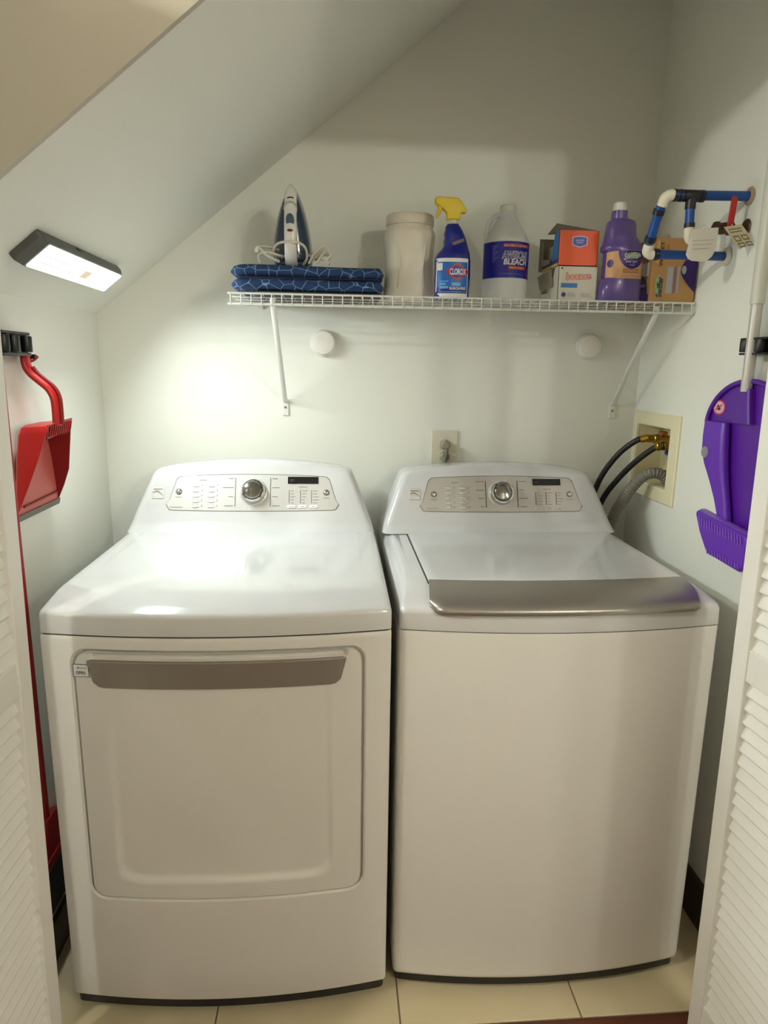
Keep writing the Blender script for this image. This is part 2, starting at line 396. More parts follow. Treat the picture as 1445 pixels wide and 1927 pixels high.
# door
def hdoor(x, z):
    h = 0.
    # raised frame around a dished centre, dish fading upward
    dx = min(x - .118, .572 - x); dz = z - .352
    if dx < .05 and dz < .05: d = .05 - sqrt(max(0, .05 - dx) ** 2 + max(0, .05 - dz) ** 2)
    else: d = min(dx, dz)
    h += .008 * sst(-.003, .014, d) * (1 - sst(.40, .62, z))
    # finger scoop over the handle
    h += .020 * sst(.8475, .8505, z) * sst(.092, .104, x) * (1 - sst(.588, .600, x)) * (1 - sst(.8605, .8655, z))
    return h
ins = [.0055, .0055, .0060, .0065, .0085, .0105, .0125, .0145, .0165, .0185, .0205, .0225, .0245, .0265, .03, .034, .038, .042, .046, .05, .055, .06, .065, .07, .075, .08, .09, .1, .12, .15, .18, .21, .24, .262]
rg = []
for i, d in enumerate(ins):
    yo = (.012, .003, .0008)[i] if i < 3 else -.001
    rg.append([(x, yo + bowf(x, B) + (hdoor(x, z) if i > 2 else 0), z) for x, z in rrect(DX0 + d, DX1 - d, DZ0 + d, DZ1 - d, max(.006, DR - d), 8, 60)])
door = mesh('door', *loft(rg, False, True), ENAMEL2, dry, 50)
# grey handle strip
rings = []
for i in range(49):
    x = .093 + (.595 - .093) * i / 48
    def lowz(x):
        a = min((x - .093) / .030, (.595 - x) / .030)
        return .848 - .056 * (1 if a >= 1 else (1 - (1 - a) ** 2.2) ** (1 / 2.2) if a > 0 else 0)
    zb = min(lowz(x), .8445); y = bowf(x, B) - .001
    rings.append([(x, y - .0035, .8455), (x, y - .004, zb + .001), (x, y - .002, zb), (x, y + .006, zb), (x, y + .006, .848), (x, y - .002, .848)])
mesh('handle_strip', *loft(rings), HGREY, door, 30, label='brown-grey pull handle strip')
# hand-lettered sticker
def dpl(u, v, o=.0016): return (u, bowf(u, B) - .001 - o, v)
stk = rpatch('sticker', .0635, .0955, .8125, .8395, lambda u, v: dpl(u, v, .0006), mat('sticker_blue_border', (70, 100, 140), .6), door)
rpatch('sticker_paper', .0650, .0940, .8140, .8380, lambda u, v: dpl(u, v, .0009), mat('sticker_white', (226, 226, 218), .6), door)
INK = mat('black_ink', (24, 24, 26), .7)
text('lettering', 'OPEN', .0185, .0068, lambda u, v: dpl(.0782 + u, .8215 + v, .0013), INK, door, .015)
patch('arrow', [(.0715, .8318, .8319), (.0745, .8298, .8338), (.0746, .8313, .8323), (.0905, .8313, .8323)], lambda u, v: dpl(u, v, .0013), INK, door)
# plinth and feet
mesh('plinth', *loft([bow_ring(.004, DW - .004, .008, .70, .01, z, B) for z in (.028, .0525)]), BLACK, dry, 35)
for fx in (.06, .62):
    for fy in (.06, .64): lathe('foot', [(.0, 0), (.022, 0), (.022, .012), (.012, .016), (.012, .029), (0, .029)], BLACK, dry, 16, c=(fx, fy, 0))
# top cap
T = [(0, 0, 0, .8995, .008), (0, 0, 0, .903, .008), (0, 0, 0, .934, .010), (.0015, .0025, 0, .9405, .011), (.004, .008, 0, .9445, .013), (.006, .035, 0, .9505, .016), (.008, .072, 0, .9585, .02), (.011, .088, 0, .9615, .022), (.016, .105, 0, .9632, .024), (.03, .16, 0, .9637, .03)]
mesh('top', *loft([bow_ring(i, DW - i, f, .72, r, z, B * (1 if f < .05 else .9)) for i, f, _, z, r in T]), ENAMEL, dry, 40)
mesh('top_seam', *loft([bow_ring(.002, DW - .002, .003, .71, .008, z, B) for z in (.8955, .901)]), DARKGAP, dry, 35)

def make_console(root, zb, zmid, y0, z0, drop, PM, pcx, keys, badge):
    K = .4424
    def yF(z): return y0 + K * (z - z0)
    XC = .340
    lv = [(0, .0, -.014), (.03, 0, -.011), (.09, 0, -.004), (.16, 0, 0), (.4, 0, 0), (.7, 0, 0), (.92, 0, 0), (.965, .003, .0), (.988, .009, 0), (1.0, .02, 0)]
    rings = []
    for t, ins, fl in lv:
        hw = .337 - .062 * (t ** 1.15) - ins
        zc = zb + t * (zmid - zb)
        P = rrect(XC - hw, XC + hw, yF(zc) + fl + ins, .72 - ins, .022, 7, 24); h = len(P) // 2
        R = []
        for i, (x, y) in enumerate(P):
            z = zc - t * drop * ((x - XC) / .275) ** 2
            wgt = 1 - (y - (yF(zc) + fl + ins)) / (.72 - ins - yF(zc) - fl - ins)
            R.append((x, y + K * (z - zc) * wgt, z))
        rings.append(R)
    cons = mesh('console', *loft(rings), ENAMEL, root, 40)
    D = lambda off: (lambda u, v: (u, yF(v) - off, v))
    # control panel: trapezoid with rounded corners
    def outline(g=0):
        P = []
        hb, ht, zl, zt = .2365 + g, .2085 + g, keys['z0'] - g, keys['z1'] + g
        cols = []
        n = 44
        for i in range(n + 1):
            s = -1 + 2 * i / n; s = math.copysign(abs(s) ** .8, s)
            x = pcx + hb * s
            lo = zl - .003 * (1 - s * s); hi = zt + .008 * (1 - s * s)
            r = .014
            dxr = hb - abs(x - pcx)
            # slanted side
            side = zl + (dxr) / (hb - ht) * (zt - zl) if dxr < (hb - ht) else 9
            if dxr < r: lo += r - sqrt(max(0, r * r - (r - dxr) ** 2))
            hi2 = min(hi, side)
            if dxr > (hb - ht) - .008 and dxr < (hb - ht) + .012: hi2 = min(hi2, hi - .010 * (1 - (dxr - (hb - ht) + .008) / .02) ** 2)
            if hi2 < lo + .002: hi2 = lo + .002 + .0
            cols.append((x, lo, max(hi2, lo + .0015)))
        return cols
    patch('panel_border', outline(.0016), D(.0006), PRINT, cons)
    pan = patch('control_panel', outline(0), D(.0012), PM, root)
    kx, kz = keys['knob']
    def disc_at(x, z, prof, m, name, n=28):
        # lathe around the panel normal
        nrm = Vector((0, -1, K)).normalized(); ux = Vector((1, 0, 0)); uz = ux.cross(nrm) * -1
        c = Vector((x, yF(z) - .001, z)); rings = []
        for r, h in prof: rings.append([tuple(c + nrm * h + (ux * cos(2 * pi * (j + .5) / n) + uz * sin(2 * pi * (j + .5) / n)) * max(r, 1e-4)) for j in range(n)])
        return mesh(name, *loft(rings), m, pan, 35)
    disc_at(kx, kz, [(.0385, 0), (.0385, .002), (.0345, .0035), (.0345, .0)], SILVERL, 'dial_ring', 36)
    disc_at(kx, kz, [(.034, .0), (.0335, .012), (.031, .019), (.0275, .021), (.026, .0185)], CHROME, 'dial', 40)
    disc_at(kx, kz, [(.026, .018), (.0258, .025), (.022, .029), (.012, .031), (0, .0315)], DCHROME, 'dial_cap', 36)
    for key in ('power', 'start'):
        x, z = keys[key]
        disc_at(x, z, [(.0088, 0), (.0088, .0012), (.0068, .0012), (.0068, 0)], PRINT, 'button_ring', 20)
        disc_at(x, z, [(.0066, 0), (.0062, .003), (.004, .0042), (0, .0045)], CHROME, 'button', 20)
    def bar(x0, z0_, x1, z1_, m, name='print_mark', o=.0018):
        if x1 - x0 >= z1_ - z0_: return patch(name, [(x0, z0_, z1_), ((x0 + x1) / 2, z0_, z1_), (x1, z0_, z1_)], D(o), m, pan)
        return patch(name, [(x0, z0_, z1_), (x1, z0_, z1_)], D(o), m, pan)
    # rows of small oval option buttons with indicator ticks
    (ax, az), (bx, bz) = keys['ga'], keys['gb']
    for c_, gx in enumerate((ax, bx)):
        for q in range(5):
            z = az + (bz - az) * q / 4
            rg_ = []
            for sc, h in ((1, 0), (.95, .002), (.6, .0032)):
                rg_.append([(x, yF(zz) - .001 - h, zz) for x, zz, _ in [(p[0], p[1], 0) for p in sring(gx, z, 0, .0105 * sc, .0038 * sc, 2.2, 16)]])
            mesh('option_button', *loft(rg_), keys['bm'], pan, 40)
            bar(gx - .009, z + .0032, gx + .007, z + .0040, PRINT)
            bar(gx + .0165, z - .0018, gx + .0178, z + .0032, PRINT, 'indicator')
    bar((ax + bx) / 2 - .012, az + .0135, (ax + bx) / 2 + .008, az + .0150, PRINT)
    # long lines beside the dial and their captions
    for q, (x, zt_, zb_, sgn, lens_) in enumerate(keys['bars']):
        bar(x - .0011, zb_, x + .0011, zt_, keys['barm'], 'dial_scale')
        for i in range(4):
            z = zt_ - .002 - (zt_ - zb_ - .004) * i / 3; ln = lens_[i]
            a, b_ = (x + .005, x + .005 + ln) if sgn > 0 else (x - .005 - ln, x - .005)
            bar(a, z - .0008, b_, z + .0008, PRINT)
    # display
    d0, d1 = keys['disp']
    v = [(x, yF(z) - o, z) for o in (.0008, .0030) for x, z in ((d0[0], d1[1]), (d1[0], d1[1]), (d1[0], d0[1]), (d0[0], d0[1]))]
    mesh('display', v, [(0, 1, 2, 3), (7, 6, 5, 4), (0, 4, 5, 1), (1, 5, 6, 2), (2, 6, 7, 3), (3, 7, 4, 0)], SCREEN, pan)
    bar(d0[0] + .006, d1[1] + .010, d0[0] + .018, d1[1] + .0108, PRINT, 'display_text', .0034)
    bar(d0[0] + .006, d1[1] + .006, d0[0] + .014, d1[1] + .0068, PRINT, 'display_text', .0034)
    cx = (d0[0] + d1[0]) / 2
    bar(cx - .0115, keys['v'][0][1] + .0075, cx + .0115, keys['v'][0][1] + .0090, PRINT)
    for i, (x, zt_) in enumerate(keys['v']):
        zb_ = zt_ - .0345
        bar(x - .0009, zb_, x + .0009, zt_, keys['barm'], 'level_scale')
        for q in range(5):
            z = zt_ - .002 - q * .0078; bar(x + .0045, z - .0006, x + .0045 + random.choice((.008, .012, .016)), z + .0006, PRINT)
        rg_ = []
        for sc, h in ((1, 0), (.97, .0018), (.8, .0026)):
            rg_.append([(p[0], yF(p[1]) - .001 - h, p[1]) for p in rrect(x + .006 - .0115 * sc, x + .006 + .0115 * sc, zb_ - .0085 - .0037 * sc, zb_ - .0085 + .0037 * sc, .002, 3, 3)])
        mesh('level_button', *loft(rg_), keys['bm'], pan, 40)
        bar(x + .000, zb_ - .009, x + .012, zb_ - .0080, PRINT, 'print_mark', .0042)
    for key in ('power', 'start'):
        x, z = keys[key]; bar(x - .009, z - .0145, x + .009, z - .0133, PRINT)
    bar(keys['power'][0] - .022, keys['z0'] + .006, keys['power'][0] + .012, keys['z0'] + .0072, PRINT)
    # emblem plate with a swoosh
    (bx0, bz1), (bx1, bz0) = badge
    em = prism('emblem', [(bx0, bz0), (bx1, bz0), (bx1, bz1), (bx0, bz1)], lambda a, b_, d: (a, yF(b_) - d, b_), -.001, .0016, SILVERL, root, .0005)
    wd = bx1 - bx0; ht = bz1 - bz0
    pts = []
    for i in range(13):
        s = i / 12; m_ = .42 + .28 * sin(pi * (s * .9 + .1)) - .18 * s; th = .035 + .05 * sin(pi * s)
        pts.append((bx0 + wd * (.06 + .88 * s), bz0 + ht * (m_ - th), bz0 + ht * (m_ + th)))
    patch('swoosh', pts, D(.0020), SILVER, em)
    rpatch('emblem_line', bx0 + wd * .12, bx1 - wd * .12, bz1 - ht * .22, bz1 - ht * .14, D(.0020), PRINT, em, n=2)
    return cons

make_console(dry, .962, 1.1475, .557, .965, .0235, SILVERL, .3415, dict(z0=1.0195, z1=1.1035, knob=(.3415, 1.0667), power=(.1375, 1.0662), start=(.5439, 1.0644),
    ga=(.1831, 1.0825), gb=(.2253, 1.0291), bm=mat('pearl_button', (238, 237, 234), .25, var=.01), barm=PRINT,
    bars=[(.2917, 1.103, 1.0278, -1, (.014, .030, .014, .024)), (.3885, 1.103, 1.0278, 1, (.014, .021, .016, .021))],
    disp=((.4365, 1.1063), (.5214, 1.0882)), v=[(.4405, 1.0711), (.4716, 1.0711), (.5027, 1.0711)]), ((.0650, 1.0780), (.0970, 1.0485)))

# ================================================================== WASHER
WX, WY = .7047, .0229
was = thing('washing_machine', 'white top-loading washing machine with silver lid edge, right of the dryer', 'washer', (WX, WY, 0))
BW = .034
ENB = ENAMEL2
mesh('cabinet', *loft([bow_ring(i, DW - i, f, .72, .010, z, BW) for i, f, z in ((.006, .006, .036), (.0015, .0015, .041), (0, 0, .05), (0, 0, .47), (0, 0, .88), (.001, .001, .884))]), ENB, was, 35)
mesh('plinth', *loft([bow_ring(.006, DW - .006, .010, .70, .012, z, BW) for z in (.013, .0365)]), BLACK, was, 35)
for fx in (.06, .62):
    for fy in (.06, .64): lathe('foot', [(0, 0), (.022, 0), (.022, .006), (.012, .008), (.012, .014), (0, .014)], BLACK, was, 16, c=(fx, fy, 0))
mesh('deck_seam', *loft([bow_ring(.002, DW - .002, .003, .71, .008, z, BW) for z in (.8835, .888)]), DARKGAP, was, 35)
T = [(0, 0, .8865, .008), (0, 0, .890, .008), (0, 0, .921, .012), (.002, .003, .928, .014), (.006, .012, .934, .018), (.012, .035, .941, .022), (.018, .065, .947, .026), (.024, .10, .9515, .03), (.03, .13, .9535, .03)]
mesh('deck', *loft([bow_ring(i, DW - i, f, .72, r, z, BW) for i, f, z, r in T]), ENAMEL, was, 40)
# lid
LX0, LX1 = .073, .652
def lid_ring(i, z, y0, y1=.545, r=.012): return bow_ring(LX0 + i, LX1 - i, y0 + i, y1 - i, r, z, .02)
mesh('lid', *loft([lid_ring(0, .948, .098), lid_ring(0, .9555, .098), lid_ring(.0015, .958, .098), lid_ring(.004, .9588, .098), lid_ring(.02, .9586, .098)]), ENAMEL, was, 35)
mesh('lid_gap', *loft([lid_ring(-.0035, .9500, .098, .545), lid_ring(-.0035, .9542, .098, .545)]), DARKGAP, was, 35)
# silver front edge of the lid: swept across x
prof = [(.112, .9595), (.09, .9592), (.06, .9572), (.03, .9535), (.006, .9485), (-.008, .9435), (-.0155, .9375), (-.018, .9315), (-.0165, .9265), (-.012, .9240), (.000, .9240), (.03, .935), (.112, .951)]
rings = []
for i in range(49):
    s = i / 48; x = LX0 - .000 + (LX1 + .000 - LX0) * s
    a = min(s, 1 - s) / .05; k = 1 if a >= 1 else sqrt(max(0., 1 - (1 - a) ** 2)) * .55 + .45
    rr = []
    for (y, z) in prof:
        yb_ = .112 + (y - .112) * (.60 + .40 * k); zb_ = .9595 + (z - .9595) * (.60 + .40 * k)
        # slanted ends
        xx = x - .012 * max(0, (.112 - y) / .13)
        rr.append((xx, yb_ + bowf(x, .026), zb_))
    rings.append(rr)
mesh('lid_handle', *loft([r[:len(r) // 2 * 2] for r in rings]), SILVER, was, 40, label='curved brushed silver front edge of the lid')
make_console(was, .9555, 1.1375, .54, .957, .0200, SILVERD, .349, dict(z0=1.0130, z1=1.0985, knob=(.3489, 1.059), power=(.1523, 1.0575), start=(.55, 1.0576),
    ga=(.1945, 1.0747), gb=(.2365, 1.0219), bm=SILVERL, barm=PRINTD,
    bars=[(.3035, 1.0936, 1.0217, -1, (.024, .023, .017, .012)), (.3965, 1.0945, 1.0217, 1, (.022, .014, .026, .022))],
    disp=((.4424, 1.0997), (.525, 1.0823)), v=[(.4497, 1.0633), (.4797, 1.0633), (.5097, 1.0634)]), ((.0823, 1.0718), (.1135, 1.0432)))

# ================================================================== WIRE SHELF
SX0, SX1, SYF, SYB, SZ = .309, 1.511, .497, .793, 1.588
sh = thing('wire_shelf', 'white wire shelf fixed to the back wall above the machines', 'shelf', ((SX0 + SX1) / 2, SYB, SZ))
so = sh.location.copy()
for (y, z, r) in ((SYF, SZ - .0022, .0026), (SYF - .001, SZ - .028, .0030), ((SYF + SYB) / 2, SZ - .0042, .0024), (SYF + .075, SZ - .0042, .0022), (SYB - .075, SZ - .0042, .0022), (SYB - .004, SZ - .0042, .0026)):
    tube('rod', [(SX0, y, z), (SX1, y, z)], r, WIRE, sh, 8, so)
wv, wf = tubev([(0, SYB, 0), (0, SYF + .004, 0), (0, SYF - .0018, -.001), (0, SYF - .0032, -.006), (0, SYF - .0032, -.029)], .0013, 6, up=(1, 0, 0))
me = bpy.data.meshes.new('cross_wire'); me.from_pydata([(v[0], v[1] - so.y, v[2]) for v in wv], [], wf); me.materials.append(WIRE)
for p in me.polygons: p.use_smooth = True
n = 48
for i in range(n):
    o = bpy.data.objects.new('cross_wire', me); link(o, sh); o.location = (SX0 + .008 + i * (SX1 - SX0 - .016) / (n - 1) - so.x, 0, -.0012)
for bx, fx, fz in ((.420, .427, 1.3066), (1.4128, 1.4415, 1.3058)):
    tube('bracket', [(bx, SYF + .002, SZ - .012), (bx, SYF + .004, SZ - .03), (bx * .5 + fx * .5, (SYF + YB) / 2 + .004, (SZ - .03 + fz) / 2), (fx, YB - .008, fz)], .0075, WIRE, sh, 8, so, ry=.004, up=(1, 0, 0))
    ft = box('bracket_foot', fx - .0095, fx + .0095, YB - .005, YB, fz - .042, fz + .006, WIRE, sh, .001, so)
    lathe('screw', [(0, -.0022), (.0035, -.002), (.0035, 0), (0, 0)], HGREY, ft, 12, 'y', (fx, YB - .005, fz - .018), so)
for cx in (.36, .75, 1.15, 1.47):
    box('wall_clip', cx - .008, cx + .008, SYB - .002, YB, SZ - .016, SZ + .002, WIRE, sh, .001, so)
ZD = SZ + .0002

# ------------------------------------------------------------------ folded ironing pad
def fabric():
    m = bpy.data.materials.new('blue_geometric_fabric'); m.use_nodes = True; nt = m.node_tree; b = nt.nodes['Principled BSDF']
    tc = nt.nodes.new('ShaderNodeTexCoord'); mp = nt.nodes.new('ShaderNodeMapping'); mp.inputs['Scale'].default_value = (34, 3, 50); mp.inputs['Rotation'].default_value = (0, 0, 0)
    vo = nt.nodes.new('ShaderNodeTexVoronoi'); vo.feature = 'DISTANCE_TO_EDGE'; vo.inputs['Scale'].default_value = 1.0; vo.inputs['Randomness'].default_value = .75
    lt = nt.nodes.new('ShaderNodeMath'); lt.operation = 'LESS_THAN'; lt.inputs[1].default_value = .028
    mx = nt.nodes.new('ShaderNodeMix'); mx.data_type = 'RGBA'; mx.inputs[6].default_value = lin((24, 50, 92)) + (1,); mx.inputs[7].default_value = lin((104, 140, 172)) + (1,)
    nt.links.new(tc.outputs['Object'], mp.inputs[0]); nt.links.new(mp.outputs[0], vo.inputs['Vector']); nt.links.new(vo.outputs['Distance'], lt.inputs[0]); nt.links.new(lt.outputs[0], mx.inputs[0]); nt.links.new(mx.outputs[2], b.inputs['Base Color'])
    b.inputs['Roughness'].default_value = .85; return m
FAB = fabric()
pad = thing('folded_ironing_pad', 'folded blue ironing pad with pale line pattern lying under the iron', 'ironing pad', (.505, .645, ZD))
def padv(x0, x1, zc, hz, wob):
    rings = []
    n = 30
    for i in range(n + 1):
        s = i / n; x = x0 + (x1 - x0) * s
        e = min(1., (s / .10)); k = sqrt(max(0, 1 - (1 - e) ** 2)); e2 = min(1, (1 - s) / .015); k *= sqrt(max(.05, 1 - (1 - e2) ** 2))
        z = zc + wob * sin(s * 5.2 + .4) ; hy = .124 * (.55 + .45 * k)
        rings.append([(x, y, zz) for x, y, zz in [(x, p[0], p[1]) for p in [(q[0], q[1]) for q in sring(.0, z, 0, hy, max(.003, hz * k), 3.4, 28)]]])
    return loft(rings)
for nm, zc, wob in (('upper_layer', .0575, .0016), ('lower_layer', .0245, .0012)):
    v, f = padv(-.197, .197, zc, .0170, wob); mesh(nm, v, f, FAB, pad, 60)
GREYF = mat('charcoal_backing', (72, 68, 66), .8)
box('backing', -.13, .192, -.110, .11, .0003, .0075, GREYF, pad, .003)
box('backing', -.17, .192, -.108, .11, .0385, .0435, mat('navy_fold', (22, 34, 66), .8), pad, .002)

# ------------------------------------------------------------------ iron
ZI = ZD + .0768
IX, IY = .4635, .618
iron = thing('clothes_iron', 'white and dark blue steam iron standing upright on the blue pad', 'iron', (IX, IY, ZI))
def soleout(sc=1., wsc=1., z0=0., n=15):
    P = []
    for i in range(n + 1):
        s = i / n; hw = .0540 * wsc * (max(0, 1 - s ** 1.9)) ** .72 if s < 1 else 0
        if s < .12: hw *= .90 + .1 * s / .12
        P.append((hw, z0 + .209 * sc * s))
    return P
def teardrop(sc, wsc, z0, y0):
    P = soleout(sc, wsc, z0); h = [(-a, y0, b) for a, b in P]; g = [(a, y0, b) for a, b in P[::-1]]
    return [h[i] for i in range(len(h))] + g
SOLE = mat('steel_soleplate', (176, 176, 172), .3, .8)
TANK = mat('dark_blue_tank', (40, 58, 82), .18, var=.1, coat=.3)
mesh('soleplate', *loft([teardrop(1, 1, 0, .030), teardrop(1, 1, 0, .024), teardrop(.985, .97, .001, .022)]), SOLE, iron, 40)
mesh('skirt', *loft([teardrop(.985, .985, .001, .0215), teardrop(.97, .95, .002, .012)]), mat('pale_grey_skirt', (190, 192, 190), .4), iron, 40)
mesh('body', *loft([teardrop(.965, .93, .003, .0120), teardrop(.95, .88, .004, -.004), teardrop(.92, .74, .006, -.018), teardrop(.86, .5, .010, -.028), teardrop(.78, .25, .014, -.032)]), TANK, iron, 50)
WI = mat('white_iron_plastic', (228, 226, 220), .3, var=.01, coat=.2)
# nose cap and handle as one sweep in the y-z plane
path = smoothpath([(0, -.010, .194), (0, -.028, .180), (0, -.040, .160), (0, -.052, .135), (0, -.066, .11), (0, -.074, .08), (0, -.074, .05), (0, -.066, .022), (0, -.045, .006), (0, -.022, .006)], 5)
rr = []
for i in range(len(path)):
    s = i / (len(path) - 1); rr.append(.006 + .0098 * sst(0, .16, s))
hd = mesh('handle', *tubev(path, rr, 14, ry=.009, up=(1, 0, 0)), WI, iron, 50)
mesh('nose', *loft([teardrop(.42, .30, .108, -.004), teardrop(.40, .28, .110, -.022), teardrop(.35, .22, .116, -.032)]), WI, iron, 50)
def yofz(z):
    b = min(path, key=lambda p: abs(p.z - z) + (10 if p.z < .03 else 0)); return b.y
def ipl(u, v): return (u, yofz(v) - .0096, v)
def oval(name, cz, ru, rv, m, th=.003, tilt=.0):
    rings = []
    for sc, h in ((1, -.004), (1, .001), (.85, th)): rings.append([(p[0], yofz(cz) - .009 - h - (p[1] - cz) * tilt, p[1]) for p in sring(0, cz, 0, ru * sc, rv * sc, 2.2, 20)])
    return mesh(name, *loft(rings), m, iron, 40)
oval('steam_button', .1005, .0105, .0165, mat('slate_blue_button', (72, 92, 112), .35), .003, .35)
oval('indicator', .0775, .0075, .0032, mat('dark_red_lens', (110, 30, 36), .3), .0015, .1)
oval('spray_label', .160, .0085, .003, mat('dark_label', (48, 36, 40), .5), .001, .4)
lathe('steam_dial', [(0, .012), (.0165, .012), (.0175, .004), (.0175, -.006), (.0, -.006)], mat('grey_clear_dial', (168, 170, 166), .25), iron, 24, 'y', (0, -.050, .135))
box('heel', -.040, .040, -.030, .028, .0, .012, TANK, iron, .004)
CORD = mat('white_cord', (214, 208, 190), .5, var=.03)
cpaths = [[(-.03, -.02, .008), (-.045, -.045, .03), (-.030, -.07, .048), (.012, -.085, .050), (.036, -.07, .040), (.040, -.05, .018), (.03, -.03, .004)],
          [(-.03, -.05, .006), (-.06, -.055, .02), (-.076, -.05, .036), (-.084, -.045, .042), (-.06, -.035, .044), (-.03, -.02, .040), (.03, -.01, .034), (.06, -.03, .022), (.09, -.04, .016), (.10, -.035, .022), (.085, -.03, .030), (.06, -.02, .018)],
          [(-.08, -.04, .004), (-.082, -.045, .022), (-.06, -.055, .028), (-.03, -.05, .022), (.0, -.03, .02)],
          [(.045, -.04, .006), (.06, -.05, .03), (.08, -.05, .046), (.088, -.045, .040), (.072, -.04, .018), (.065, -.04, .006)],
          [(.05, -.03, .012), (.075, -.04, .034), (.094, -.04, .036), (.1, -.04, .026), (.09, -.045, .014), (.098, -.05, .004)]]
for cp in cpaths: tube('cord', smoothpath(cp, 6), .0034, CORD, iron, 8)
tube('plug', [(-.084, -.046, .042), (-.087, -.047, .036), (-.088, -.047, .028)], .0055, WHITEP, iron, 10)

# ------------------------------------------------------------------ plastic canister
JX, JY = .7790, .668
jar = thing('plastic_canister', 'large cream plastic canister with lid beside the blue spray bottle', 'canister', (JX, JY, ZD))
jar.scale = (1.02, 1.0, 1.03)
JM = mat('milky_plastic', (236, 228, 212), .35, var=.02, sub=.2)
prof = [(.064, .0, 2.6), (.068, .004, 2.6), (.0685, .02, 2.6), (.066, .05, 2.8), (.0635, .08, 3), (.0625, .105, 3), (.064, .13, 2.8), (.0668, .152, 2.5), (.0675, .166, 2.3), (.066, .176, 2.1), (.0615, .184, 2), (.0605, .192, 2)]
mesh('body', *loft([sring(0, 0, z, r, r * .95, e) for r, z, e in prof]), JM, jar, 60)
for s in (-1, 1):
    mesh('grip_rib', *tubev(smoothpath([(s * .038, -.052, .155), (s * .034, -.0575, .12), (s * .030, -.058, .08), (s * .034, -.061, .03)], 5), .0028, 8), JM, jar, 50)
lathe('lid', [(0, .190), (.0625, .190), (.0640, .193), (.0640, .212), (.061, .2165), (.052, .2175), (.05, .2165), (0, .2165)], mat('cream_lid', (228, 220, 202), .4), jar, 40)
# ------------------------------------------------------------------ spray bottle
spx, spy = .8796, .560
sp = thing('spray_bottle', 'blue cleaner spray bottle with yellow trigger head', 'bottle', (spx, spy, ZD))
sp.scale = (.962, .96, .972)
CBLUE = mat('clear_deep_blue_plastic', (14, 30, 130), .12, var=.08, coat=.4)
pr = [(0, -.044, .046, .034), (.004, -.0465, .0475, .036), (.05, -.048, .0495, .037), (.095, -.0485, .0490, .037), (.106, -.0465, .0478, .036), (.117, -.040, .0460, .034), (.126, -.031, .0440, .031), (.136, -.0245, .0410, .029), (.146, -.0255, .0375, .028), (.155, -.0235, .0340, .027), (.164, -.0250, .0300, .026), (.174, -.0225, .0250, .024), (.182, -.022, .0200, .021), (.187, -.019, .0160, .017), (.190, -.0165, .0145, .0155)]
mesh('bottle', *loft([sring((a + b) / 2, 0, z, (b - a) / 2, ry, 2.5 if z < .12 else 2.2) for z, a, b, ry in pr]), CBLUE, sp, 60)
lathe('collar', [(0, .189), (.0165, .189), (.0165, .199), (0, .199)], mat('pale_collar', (196, 192, 176), .4), sp, 24, c=(-.0015, 0, 0))
YEL = mat('yellow_plastic', (226, 196, 10), .38, var=.04)
head = [(-.053, .249), (-.050, .2545), (-.04, .2555), (.006, .2545), (.012, .2525), (.023, .240), (.0325, .226), (.0335, .217), (.018, .218), (.0165, .200), (-.0190, .200), (-.0190, .216), (-.024, .222), (-.033, .230), (-.050, .2385)]
hd = prism('trigger_head', head, lambda a, b, d: (a, d, b), -.0115, .0115, YEL, sp, .0035)
mesh('trigger', *tubev(smoothpath([(-.036, 0, .236), (-.0375, 0, .226), (-.041, 0, .216), (-.046, 0, .205)], 4), [.0062] * 5 + [.005] * 4 + [.0038] * 4, 8, ry=.006), YEL, sp, 50)
def sp_surf(u, v, o):
    for (z0, a0, b0, r0), (z1, a1, b1, r1) in zip(pr, pr[1:]):
        if z0 <= v <= z1 or z1 == pr[-1][0]:
            t = min(1, max(0, (v - z0) / (z1 - z0))); a, b, ry = a0 + (a1 - a0) * t, b0 + (b1 - b0) * t, r0 + (r1 - r0) * t; break
    c = (a + b) / 2; q = min(.999, abs(u - c) / ((b - a) / 2)); e = 2.5 if v < .12 else 2.2
    return (u, -ry * (1 - q ** e) ** (1 / e) - o - .0009, v)
SPL = lambda o: (lambda u, v: sp_surf(u, v, o))
LWHITE = mat('label_white', (232, 230, 220), .45); LBLUE = mat('label_blue', (22, 104, 190), .4); LNAVY = mat('label_navy', (22, 40, 140), .4); LRED = mat('label_red', (176, 40, 58), .4)
LPALE = mat('label_pale_blue', (120, 176, 222), .45)
def grid_patch(name, u0, u1, v0, v1, pl, m, parent, nu=18, nv=6):
    V = [pl(u0 + (u1 - u0) * i / nu, v0 + (v1 - v0) * j / nv) for i in range(nu + 1) for j in range(nv + 1)]
    F = [(i * (nv + 1) + j, (i + 1) * (nv + 1) + j, (i + 1) * (nv + 1) + j + 1, i * (nv + 1) + j + 1) for i in range(nu) for j in range(nv)]
    return mesh(name, V, F, m, parent, 60, fix=False)
lab = grid_patch('label', -.0455, .0385, .002, .1005, SPL(.0005), LWHITE, sp)
grid_patch('label_field', -.0435, .0368, .012, .091, SPL(.0009), LBLUE, sp)
grid_patch('label_field', -.0435, .0350, .0122, .028, SPL(.0011), LNAVY, sp, nv=2)
def diamond(cu, cv, ru, rv, o, m, name):
    pts = []
    for i in range(21):
        s = -1 + i / 10; h = rv * (1 - abs(s) ** 1.35); pts.append((cu + ru * s, cv - h, cv + h))
    return patch(name, pts, SPL(o), m, sp)
diamond(.0085, .0665, .0335, .0215, .0014, LRED, 'logo_diamond'); diamond(.0085, .0665, .0235, .0160, .0017, LNAVY, 'logo_diamond')
text('lettering', 'CLOROX', .044, .0150, lambda u, v: sp_surf(.0095 + u, .0665 + v, .0021), LWHITE, sp, .03)
text('lettering', 'BLEACH-FREE', .044, .0062, lambda u, v: sp_surf(.0105 + u, .0245 + v, .0021), LWHITE, sp, .03)
